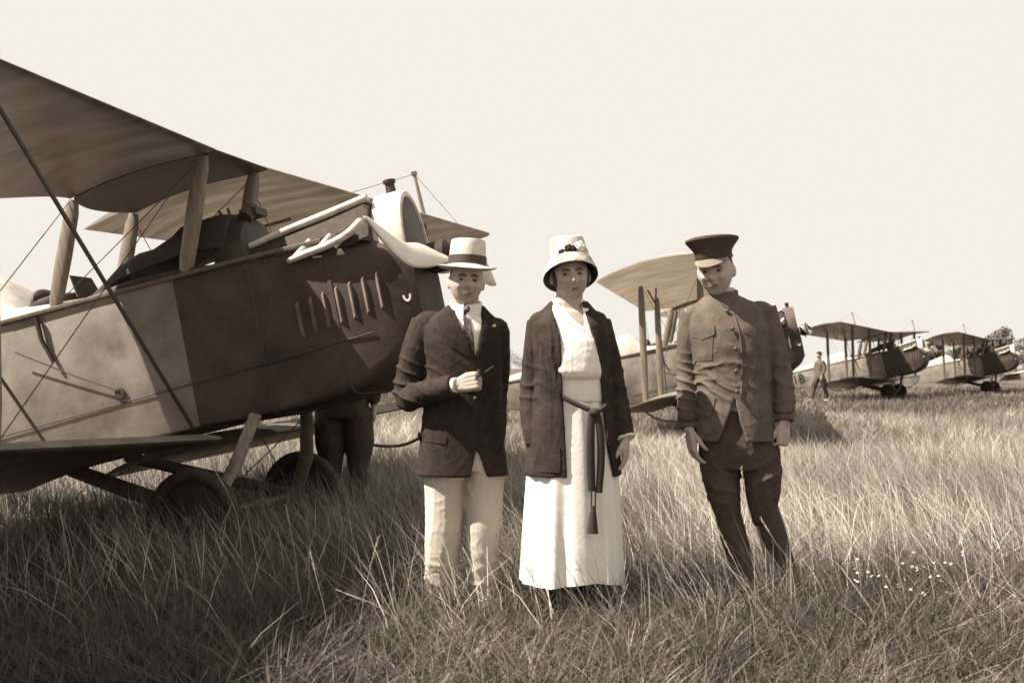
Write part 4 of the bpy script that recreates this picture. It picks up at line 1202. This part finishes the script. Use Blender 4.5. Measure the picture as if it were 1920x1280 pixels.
# ================= soldier
def soldier():
    s, cx, D = 400.0, 1385, 5.50
    X = lambda px: (px - cx) / s
    Z = lambda py: 1.15 + (690 - py) / s
    root = thing('person', 'soldier in peaked cap and buttoned khaki tunic standing with arms down', 'person', ((cx - 960) / 2200 * D, D, 0), (0, 0, R(-10)))
    Mh = head_matrix((X(1342), -.05, 1.602), yaw=-13, pitch=7, roll=-5)
    b = head_mb(.238, .160).xf(Mh)
    b.tube([(X(1358), .02, 1.38), (X(1352), -.005, 1.52)], [.066, .064], 16)
    tr = solid([(.80, .0, 0, .15, .10, .10), (1.0, -.01, 0, .15, .105, .105), (1.25, -.03, 0, .155, .11, .11), (1.38, -.05, 0, .13, .09, .09), (1.44, -.07, 0, .07, .06, .06)])
    b.add(tr.v, tr.f)
    rs, re, rw = (X(1297), .0, Z(592)), (X(1291), .02, Z(700)), (X(1293), -.05, Z(802))
    ls, le_, lw = (X(1432), .02, Z(585)), (X(1460), .04, Z(692)), (X(1467), -.03, Z(788))
    b.tube([rs, re, rw], [.045, .04, .028], 10, round_ends=True)
    b.tube([ls, le_, lw], [.045, .04, .028], 10, round_ends=True)
    h = hand_mb((X(1295), -.05, Z(806)), (.14, -.05, -1), (.9, .35, .1), (.3, .35, .25), thumb=1, L=.18); b.add(h.v, h.f)
    h = hand_mb((X(1467), -.03, Z(792)), (-.05, -.10, -1), (-.75, .55, .0), (1.25, 1.3, .8), thumb=-1, L=.18, thumb_out=.3); b.add(h.v, h.f)
    b.tube([(X(1350), 0, .85), (X(1362), -.02, .48), (X(1412), .0, .05)], [.07, .05, .038], 12, round_ends=True)
    b.tube([(X(1425), 0, .85), (X(1430), -.01, .48), (X(1470), .03, .05)], [.07, .05, .038], 12, round_ends=True)
    obj_of(remeshed(b, 'body', .0042, 3, .4), 'body', M['skin'], root)
    face_parts(root, Mh, .148, smile=-.001)
    MB().ellipsoid((0, .022, .026), (.0805, .084, .078), 20, 12).xf(Mh).build('hair', M['hair'], root)
    # tunic
    rg = [(.812, -.018, 0, .190, .150, .150, X(1345), X(1400)), (.88, -.018, 0, .184, .148, .146, X(1358), X(1390)), (.96, -.018, 0, .178, .144, .142, X(1370), X(1382)), (1.02, -.022, 0, .174, .142, .138, X(1377), X(1377.5)),
          (1.12, -.028, 0, .174, .142, .134, X(1374), X(1374.5)), (1.25, -.038, 0, .182, .146, .134, X(1368), X(1368.5)), (1.33, -.046, .0, .190, .140, .132, X(1364), X(1364.5)), (1.39, -.052, .004, .186, .124, .126, X(1360), X(1360.5)),
          (1.425, -.056, .008, .168, .110, .118, X(1357), X(1357.5)), (1.455, -.064, .010, .135, .094, .108, X(1354), X(1354.5)), (1.478, -.072, .010, .100, .080, .09, X(1352), X(1352.5)), (1.492, -.077, .008, .075, .071, .077, X(1351), X(1351.5))]
    rg2 = []
    for i in range(len(rg) - 1):
        for k in range(4):
            rg2.append(tuple(a + (b_ - a) * k / 4 for a, b_ in zip(rg[i], rg[i + 1])))
    rg2.append(rg[-1])
    j = shell(rg2, .016)
    j.tube([(X(1300), .0, Z(585)), (X(1293), .01, Z(640)), re, (X(1290), -.01, Z(755)), (X(1293), -.045, Z(803))], [.060, .058, .053, .049, .045], 18, smooth=5)
    j.ellipsoid((X(1306), .0, Z(590)), (.060, .064, .048), 18, 12)
    j.tube([(X(1430), .02, Z(578)), (X(1446), .03, Z(635)), le_, (X(1468), .0, Z(745)), (X(1468), -.03, Z(788))], [.063, .061, .056, .051, .046], 18, smooth=5)
    j.ellipsoid((X(1424), .012, Z(584)), (.062, .066, .050), 18, 12)
    jm = remeshed(j, 'tunic', .0050, 5, .5, wrinkle(.0024, (7, 7, 4), [((X(1290), -.02, Z(735)), (.2, 0, 1), .045, .14, .008), ((X(1463), .0, Z(720)), (.3, 0, 1), .07, .13, .006), ((X(1340), -.13, Z(735)), (.55, 0, 1), .055, .10, .006),
                                                             ((X(1325), -.12, Z(690)), (-.4, 0, 1), .06, .08, .005), ((X(1400), -.13, Z(690)), (.3, 0, 1), .08, .10, .006), ((X(1375), -.14, Z(765)), (.9, 0, .6), .06, .06, .003)]))
    jb = bvh_of(jm)
    jo = obj_of(jm, 'tunic', M['khaki'], root)
    P = lambda *pts: [(X(a), Z(c)) for a, c in pts]
    ed = []
    for a, c in ((1372, 566), (1376, 590), (1384, 620), (1389, 655), (1390, 695), (1389, 738)):
        hh = jb.ray_cast(Vector((X(a), -1, Z(c))), Vector((0, 1, 0)))
        ed.append((X(a), (hh[0].y if hh[0] is not None else -.15) - .001, Z(c)))
    MB().tube(ed, .0045, 6, smooth=4).build('front_edge', M['khaki'], jo)
    cl = MB(); cl.loft([[(-.078 + q * math.sin(t), .006 - q * math.cos(t), z - .012 * math.cos(t)) for t in np.linspace(0, 2 * PI, 37)[:-1]] for q, z in ((.074, 1.47), (.078, 1.485), (.0745, 1.515), (.070, 1.516), (.070, 1.48))])
    cl.build('stand_collar', M['khaki'], jo)
    for a, c in ((1364, 585), (1373, 618), (1379, 655), (1380, 695), (1381, 733)):
        h = jb.ray_cast(Vector((X(a), -1, Z(c))), Vector((0, 1, 0)))
        y = h[0].y if h[0] is not None else -.15
        MB().ellipsoid((X(a), y - .012, Z(c)), (.0105, .007, .0105), 12, 8).build('button', M['button'], jo)
    for pts in (((1296, 616), (1340, 610), (1341, 628), (1318, 638), (1297, 632)), ((1393, 606), (1432, 604), (1433, 622), (1414, 634), (1394, 624))):
        pk = decal(jb, P(*pts), .006, .012).build('pocket_flap', M['khaki'], jo)
        pts2 = [(pts[0][0] + 2, pts[4][1] - 4), (pts[1][0] - 2, pts[2][1] - 4), (pts[1][0] - 4, pts[2][1] + 48), (pts[0][0] + 4, pts[2][1] + 50)]
        decal(jb, P(*pts2), .003, .009).build('patch_pocket', M['khaki'], jo)
    for pts in (((1304, 740), (1342, 744), (1336, 776), (1318, 784), (1302, 770)), ((1404, 744), (1442, 738), (1446, 768), (1424, 780), (1406, 772))):
        decal(jb, P(*pts), .005, .011).build('skirt_pocket_flap', M['khaki'], jo)
    for sx, (x0, x1) in ((-1, (X(1296), X(1330))), (1, (X(1380), X(1432)))):
        e = MB()
        z0, z1 = (1.425, 1.475) if sx < 0 else (1.452, 1.488)
        a, c = ((x0, .0, z0), (x1, .015, z1)) if sx < 0 else ((x1, .015, 1.435), (x0, .02, 1.475))
        e.tube([a, tuple((p + q) / 2 + (.006 if i == 2 else 0) for i, (p, q) in enumerate(zip(a, c))), c], [.022, .021, .017], 10, flat=.35, ref=(0, 1, 0), round_ends=True)
        e.build('shoulder_strap', M['khaki'], jo)
    for w_, d_ in ((rw, (0, 0)), (lw, (0, 0))):
        p0 = Vector(w_)
        MB().tube([p0 + Vector((0, .0, .065)), p0 + Vector((0, .004, .058))], [.0505, .0505], 18).build('cuff_braid', M['breeches'], jo)
    # breeches and leggings
    t = solid([(.95, -.01, 0, .16, .11, .115), (.82, -.01, 0, .175, .12, .125), (.74, -.005, 0, .178, .12, .125), (.68, -.005, 0, .170, .11, .12)])
    t.tube([(X(1347), .0, .76), (X(1354), -.015, .62), (X(1364), -.02, .47)], [.092, .084, .060], 18, smooth=5, round_ends=True)
    t.tube([(X(1424), .0, .76), (X(1428), -.01, .62), (X(1430), -.01, .47)], [.094, .088, .062], 18, smooth=5, round_ends=True)
    tm = remeshed(t, 'breeches', .0065, 4, .5, wrinkle(.006, (8, 8, 4), [((X(1430), -.1, .62), (-.4, 0, 1), .09, .12, .007), ((X(1350), -.1, .6), (.3, 0, 1), .09, .12, .006)]))
    obj_of(tm, 'breeches', M['breeches'], root)
    for pts in (((X(1362), -.02, .50), (X(1376), -.005, .36), (X(1396), .0, .20), (X(1408), .0, .06)), ((X(1433), -.01, .50), (X(1450), .0, .36), (X(1469), .02, .20), (X(1481), .03, .06))):
        MB().tube(pts, [.060, .062, .056, .052], 16, smooth=5).build('legging', M['breeches'], root)
    shoe(root, X(1408), .0, -15); shoe(root, X(1481), .03, 12)
    # cap
    n = 48
    def hr(rx, ry, z, tl=0.0, cy=0.0):
        return [(rx * math.sin(t), cy - ry * math.cos(t), z + tl * math.cos(t)) for t in np.linspace(0, 2 * PI, n + 1)[:-1]]
    H = MB()
    H.loft([hr(.070, .078, .052), hr(.0835, .094, .052), hr(.085, .096, .056), hr(.086, .097, .088, .002), hr(.098, .108, .108, .006), hr(.118, .127, .132, .012), hr(.124, .133, .142, .014), hr(.122, .131, .150, .014), hr(.10, .108, .157, .012), hr(.05, .054, .160, .006)])
    H.xf(Mh)
    ho = H.build('peaked_cap', M['breeches'], root)
    V_ = MB(); 
    top = []; bot = []
    for k in range(7):
        q = k / 6
        row = []
        for t in np.linspace(-1.15, 1.15, 21):
            ex = .052 * q * math.cos(t * 1.28) ** .8 if abs(t) < 1.15 else 0
            row.append(((.0855 + ex * .25) * math.sin(t), -(.0965 + ex) * math.cos(t) - ex * .15, .060 - .034 * q * max(0, math.cos(t * 1.28))))
        top.append(row)
    V_.loft(top, False, False, closed=False)
    V_.loft([[(x, y, z - .003) for x, y, z in row] for row in top], False, False, closed=False)
    V_.xf(Mh)
    V_.build('visor', M['visor'], ho)
    Bd = MB(); Bd.loft([hr(.0862, .0972, .058), hr(.0885, .0995, .058), hr(.0888, .0998, .066), hr(.0866, .0976, .066)]); Bd.xf(Mh)
    Bd.build('chin_strap', M['boot'], ho)
soldier()

# ================= two people farther off
def far_person(label, loc, rz, lsw, jacket, legs, shoe_m, hat=True):
    root = thing('person', label, 'person', loc, (0, 0, rz))
    Mh = head_matrix((0, -.03, 1.60))
    b = head_mb(.232, .150).xf(Mh)
    b.tube([(0, .01, 1.36), (0, 0, 1.52)], [.06, .055], 12)
    tr = solid([(.85, 0, 0, .15, .10, .10), (1.1, 0, 0, .15, .10, .10), (1.3, 0, 0, .16, .10, .10), (1.4, 0, 0, .12, .08, .08)]); b.add(tr.v, tr.f)
    for k in (-1, 1):
        b.tube([(k * .19, 0, 1.38), (k * .24, .02, 1.10), (k * .22, -.06 * k * lsw * 3 - .04, .88)], [.045, .04, .028], 10, round_ends=True)
        h = hand_mb((k * .22, -.18 * k * lsw - .04, .86), (0, -.1, -1), (-k, .2, 0), (.4, .4, .3), thumb=-k); b.add(h.v, h.f)
        b.tube([(k * .09, 0, .88), (k * .10, -.02 + k * lsw * .5, .48), (k * .10, k * lsw, .08)], [.08, .055, .04], 10, round_ends=True)
    obj_of(remeshed(b, 'body', .007, 2, .4), 'body', M['skin'], root)
    j = solid([(.82, 0, 0, .19, .13, .13), (1.05, 0, 0, .175, .125, .12), (1.3, 0, 0, .19, .125, .12), (1.38, 0, 0, .18, .11, .11), (1.44, 0, 0, .09, .07, .08)])
    for k in (-1, 1):
        j.tube([(k * .18, 0, 1.37), (k * .235, .02, 1.12), (k * .22, -.18 * k * lsw - .03, .90)], [.068, .062, .05], 14, smooth=4)
    obj_of(remeshed(j, 'shirt', .010, 3, .5, wrinkle(.005)), 'shirt', M[jacket], root)
    t = solid([(1.0, 0, 0, .165, .12, .12), (.86, 0, 0, .185, .13, .13), (.78, 0, 0, .18, .12, .13)])
    for k in (-1, 1):
        t.tube([(k * .095, 0, .84), (k * .105, -.02 + k * lsw * .45, .60), (k * .10, -.02 + k * lsw * .55, .46), (k * .10, k * lsw * .85, .25), (k * .10, k * lsw, .08)], [.115, .115, .085, .066, .055], 16, smooth=4)
        shoe(root, k * .10, k * lsw, 0, shoe_m)
    obj_of(remeshed(t, 'breeches', .010, 3, .5, wrinkle(.005)), 'breeches', M[legs], root)
    MB().ellipsoid((0, .02, .03), (.08, .09, .085), 14, 10).xf(Mh).build('hair', M['hair'], root)
    if hat:
        MB().lathe([(.085, .05), (.10, .06), (.098, .10), (.07, .125), (0, .13)], n=20).xf(Mh).build('cap', M[jacket], root)
far_person('person in dark breeches and boots standing behind the near biplane nose, upper body hidden', ((645 - 960) / 2200 * 8.75, 8.75, 0), R(170), .03, 'breeches', 'breeches', 'boot')
far_person('person striding past the distant biplane, one white shoe forward', ((1537 - 960) / 2200 * 41, 41, 0), R(-65), .26, 'khaki', 'breeches', 'white_cotton')

# ------------------------------------------------------------------ grass
def grass_mat(name, stops, transl=.25):
    m = bpy.data.materials.new(name); m.use_nodes = True
    nt = m.node_tree; p = nt.nodes['Principled BSDF']; out = nt.nodes['Material Output']
    p.inputs['Roughness'].default_value = .6; p.inputs['Specular IOR Level'].default_value = .25
    at_ = nt.nodes.new('ShaderNodeAttribute'); at_.attribute_name = 'tone'
    r = nt.nodes.new('ShaderNodeValToRGB')
    while len(r.color_ramp.elements) < len(stops): r.color_ramp.elements.new(.5)
    for e, (pos, c) in zip(r.color_ramp.elements, stops):
        e.position = pos; e.color = c
    nt.links.new(at_.outputs['Fac'], r.inputs[0]); nt.links.new(r.outputs[0], p.inputs['Base Color'])
    t = nt.nodes.new('ShaderNodeBsdfTranslucent'); nt.links.new(r.outputs[0], t.inputs[0])
    ms = nt.nodes.new('ShaderNodeMixShader'); ms.inputs[0].default_value = transl
    nt.links.new(p.outputs[0], ms.inputs[1]); nt.links.new(t.outputs[0], ms.inputs[2]); nt.links.new(ms.outputs[0], out.inputs['Surface'])
    return m
GM = grass_mat('field_grass', [(0, (.040, .032, .025, 1)), (.4, (.115, .096, .077, 1)), (.72, (.28, .245, .205, 1)), (1, (.62, .56, .48, 1))])

def vnoise(x, y, f, s):
    """cheap smooth value noise for patches"""
    g = np.random.default_rng(s).uniform(0, 1, (64, 64))
    u = (x * f) % 64; v = (y * f) % 64
    i = u.astype(int); j = v.astype(int); a = u - i; b = v - j
    a = a * a * (3 - 2 * a); b = b * b * (3 - 2 * b)
    i1 = (i + 1) % 64; j1 = (j + 1) % 64
    return (g[i % 64, j % 64] * (1 - a) + g[i1, j % 64] * a) * (1 - b) + (g[i % 64, j1] * (1 - a) + g[i1, j1] * a) * b

def blades(name, x, y, h, w, tone, lean, lean_dir, bend, label, nseg=3, m=None):
    n = len(x)
    az = rng.uniform(0, 2 * PI, n)
    sx, sy = np.cos(az), np.sin(az)
    dx, dy = np.cos(lean_dir), np.sin(lean_dir)
    T = np.linspace(0, 1, nseg + 1)
    rows = []
    for t in T:
        cxx = x + dx * h * (lean * t + bend * t * t)
        cyy = y + dy * h * (lean * t + bend * t * t)
        cz = h * (t - .35 * bend * t * t) - .03
        ww = w * (1 - t) ** .7 * .5 + .0004
        if t < 1:
            rows.append(np.stack([np.stack([cxx - sx * ww, cyy - sy * ww, cz], 1), np.stack([cxx + sx * ww, cyy + sy * ww, cz], 1)], 1))
        else:
            rows.append(np.stack([cxx, cyy, cz], 1)[:, None, :])
    V = np.concatenate(rows, 1)
    k = V.shape[1]
    base = (np.arange(n) * k)[:, None]
    quads = []
    for i in range(nseg - 1):
        quads.append(base + np.array([2 * i, 2 * i + 1, 2 * i + 3, 2 * i + 2])[None])
    tri = base + np.array([2 * nseg - 2, 2 * nseg - 1, 2 * nseg])[None]
    me = bpy.data.meshes.new(name)
    nq = n * (nseg - 1); nt_ = n
    me.vertices.add(n * k); me.vertices.foreach_set('co', V.reshape(-1).astype(np.float32))
    loops = np.concatenate([np.concatenate(quads, 0).reshape(-1), tri.reshape(-1)]).astype(np.int32)
    me.loops.add(len(loops)); me.loops.foreach_set('vertex_index', loops)
    me.polygons.add(nq + nt_)
    st = np.concatenate([np.arange(nq) * 4, nq * 4 + np.arange(nt_) * 3]).astype(np.int32)
    me.polygons.foreach_set('loop_start', st)
    a = me.attributes.new('tone', 'FLOAT', 'POINT')
    a.data.foreach_set('value', np.repeat(tone, k).astype(np.float32))
    me.update(calc_edges=True)
    me.materials.append(m or GM)
    return link(bpy.data.objects.new(name, me), None, label, 'grass', None, 'stuff')

def wedge(n, d0, d1, margin=1.6, power=1.0):
    D = d0 + (d1 - d0) * rng.uniform(0, 1, n) ** power
    half = D * (960 / 2200) + margin
    return rng.uniform(-1, 1, n) * half, D

def tones(x, y, n, lo=0., hi=1., patch=.5):
    p = np.clip(.5 + 1.5 * (.55 * vnoise(x, y, .55, 3) + .45 * vnoise(x, y, 2.3, 4) - .5), 0, 1)
    return np.clip(lo + (hi - lo) * (rng.beta(1.6, 2.2, n) * (1 - patch) + p * patch), 0, 1)

# short dense turf near the camera
n = 150000
x, y = wedge(n, 3.6, 9.5, power=.85)
pt = vnoise(x, y, .8, 5)
h = (.11 + .23 * rng.uniform(0, 1, n) ** 1.5) * (.7 + .75 * pt)
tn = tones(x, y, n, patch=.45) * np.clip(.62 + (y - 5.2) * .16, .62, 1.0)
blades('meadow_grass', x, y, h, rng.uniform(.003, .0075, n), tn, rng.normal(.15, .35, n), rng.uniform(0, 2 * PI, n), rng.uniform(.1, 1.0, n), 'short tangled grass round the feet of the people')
# tall bleached stems, thicker behind the people
n = 60000
x, y = wedge(n, 4.6, 13, power=1.0)
keep = rng.uniform(0, 1, n) < np.clip((y - 4.4) / 3.2, .05, 1) * (.25 + .9 * vnoise(x, y, .9, 6))
x, y = x[keep], y[keep]; n = len(x)
h = rng.uniform(.28, .62, n)
blades('tall_grass', x, y, h, rng.uniform(.003, .006, n), np.clip(tones(x, y, n, patch=.4) + .25 + .10 * np.clip((x + .3) / 1.5, -1, 1) * (y > 6.2), 0, 1), rng.normal(.18, .22, n), rng.normal(2.7, .9, n), rng.uniform(.05, .75, n), 'tall bleached grass behind the people')  # tone rises to the right: the sunlit stretch painted into the blades
n = 90000
x, y = wedge(n, 9.0, 26, power=1.0)
h = rng.uniform(.16, .46, n) * (.6 + .7 * vnoise(x, y, .5, 8))
blades('meadow_grass', x, y, h, rng.uniform(.006, .014, n), np.clip(tones(x, y, n, patch=.5) + .24, 0, 1), rng.normal(.1, .3, n), rng.uniform(0, 2 * PI, n), rng.uniform(.1, .8, n), 'pale waving grass across the middle of the field')
n = 60000
x, y = wedge(n, 24, 70, 3, power=1.2)
h = rng.uniform(.10, .30, n)
blades('meadow_grass', x, y, h, rng.uniform(.02, .045, n), tones(x, y, n, .1, .85, .6), rng.normal(.1, .3, n), rng.uniform(0, 2 * PI, n), rng.uniform(.1, .6, n), 'distant grass under the far biplanes')
# leafy weeds low in front; shade at the left put into their tone
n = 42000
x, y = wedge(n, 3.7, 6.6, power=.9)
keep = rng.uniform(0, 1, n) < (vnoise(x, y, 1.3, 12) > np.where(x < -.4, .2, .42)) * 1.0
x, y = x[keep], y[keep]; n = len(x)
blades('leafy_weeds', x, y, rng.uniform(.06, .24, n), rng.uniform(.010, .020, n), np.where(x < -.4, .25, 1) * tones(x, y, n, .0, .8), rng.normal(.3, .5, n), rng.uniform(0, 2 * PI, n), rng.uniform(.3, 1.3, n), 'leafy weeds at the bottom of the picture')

# coarse tussocks
nt_ = 900
tx, ty = wedge(nt_, 3.9, 14, power=1.15)
k_ = 46
x = np.repeat(tx, k_); y = np.repeat(ty, k_); n = len(x)
a_ = rng.uniform(0, 2 * PI, n); r_ = rng.uniform(0, 1, n) ** .7 * np.repeat(rng.uniform(.03, .11, nt_), k_)
hh = np.repeat(rng.uniform(.16, .46, nt_), k_) * rng.uniform(.5, 1.1, n)
hh *= np.where((np.abs(x + .02) < .75) & (y < 5.7), .62, 1.0)
tt = np.clip(np.repeat(rng.uniform(.02, .8, nt_), k_) + rng.normal(0, .15, n), 0, 1)
tt = np.where(x < -.5, tt * .45, tt)  # left tussocks darkened: shade by the near biplane painted into their tone
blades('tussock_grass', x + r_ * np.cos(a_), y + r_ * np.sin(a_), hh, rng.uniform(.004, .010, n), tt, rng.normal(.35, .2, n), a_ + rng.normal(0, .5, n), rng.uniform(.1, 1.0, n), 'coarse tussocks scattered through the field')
# single stalks that stand out
def stalk(px0, D, pts, label, r=.0015, head=True, m=None):
    x0 = (px0 - 960) / 2200 * D
    P = [(0, 0, -.02)] + [((a - px0) / 2200 * D, dy, CAM_H + (690 - b) / 2200 * D) for a, b, dy in pts]
    o = thing('grass_stalk', label, 'grass stalk', (x0, D, 0), group='single long grass stalks')
    MB().tube(P, [r, r, r * .8, r * .6], 5, smooth=5).build('stem', m or M['stalk'], o)
    if head:
        hd = MB()
        a, b = Vector(P[-2]), Vector(P[-1])
        for k in range(14):
            q = a.lerp(b, .35 + .65 * k / 13)
            d = (b - a).normalized()
            sd = Vector((math.cos(k * 2.4), math.sin(k * 2.4), .3)).normalized()
            hd.tube([q, q + (d * .9 + sd * .35) * .016], [.0018, .0006], 4)
        hd.build('seed_head', m or M['stalk'], o)
M['stalk'] = mat('bleached_straw', (.26, .22, .175, 1), (.42, .36, .29, 1), 20, .7, spec=.1)
ST = [(790, 4.30, [(770, 1200, .0), (715, 1140, .0), (632, 1108, .02)], 'bleached stalk arching over from near the man to bottom left'),
      (620, 4.6, [(610, 1150, 0), (595, 1090, 0), (580, 1040, .03)], 'thin upright stalk standing left of the arching one'),
      (1425, 4.35, [(1412, 1160, 0), (1390, 1080, 0), (1345, 985, .02)], 'pale stalk crossing the soldier below his nearer knee'),
      (1418, 4.9, [(1412, 1000, 0), (1400, 940, 0), (1392, 880, .02)], 'upright stalk between the legs of the soldier'),
      (1500, 4.8, [(1485, 1070, 0), (1450, 1010, 0), (1430, 975, .02)], 'bent stalk leaning against the soldier right boot'),
      (1690, 5.4, [(1680, 1040, 0), (1640, 940, 0), (1596, 862, .02)], 'tallest leaning stalk right of the soldier'),
      (1850, 4.9, [(1858, 1100, 0), (1852, 1050, 0), (1828, 1010, .02)], 'hooked stalk near the edge beyond the white flowers'),
      (1745, 4.4, [(1740, 1230, 0), (1728, 1200, 0), (1722, 1180, .0)], 'short stalk low below the white flowers'),
      (660, 4.8, [(672, 1180, 0), (690, 1080, 0), (708, 1010, .02)], 'stalk with pale head standing before the biplane wheel'),
      (140, 5.2, [(130, 1060, 0), (122, 1010, 0), (110, 960, .02)], 'stalk standing in the shade under the near wing'),
      (455, 5.6, [(450, 1000, 0), (430, 930, 0), (400, 880, .02)], 'tall stalk leaning in front of the nearer wheel'),
      (560, 5.2, [(556, 1060, 0), (545, 1000, 0), (535, 950, .02)], 'stalk rising in front of the farther wheel')]
for s_ in ST: stalk(*s_)

# white flowers
FL = []
for k in range(38):
    px = 1595 + 215 * random.random(); py = 1030 + 85 * random.random()
    FL.append((px, py))
fm = MB()
for a in np.linspace(0, 2 * PI, 6)[:-1]:
    fm.ellipsoid((.007 * math.cos(a), .007 * math.sin(a), 0), (.006, .005, .002), 6, 4)
fme = fm.mesh('wildflower'); fme.materials.append(M['flannel'])
for px, py in FL:
    fz = random.uniform(.27, .33); D = (CAM_H - fz) * 2200 / (py - 690)
    o = bpy.data.objects.new('wildflower', fme)
    o.location = ((px - 960) / 2200 * D, D, fz)
    o.rotation_euler = (random.uniform(.2, 1.0), random.uniform(-.4, .4), random.uniform(0, 6))
    o.scale = (.6, .6, .9)
    link(o, None, 'tiny white flower in the grass right of the soldier', 'flower', 'white flowers in the grass')
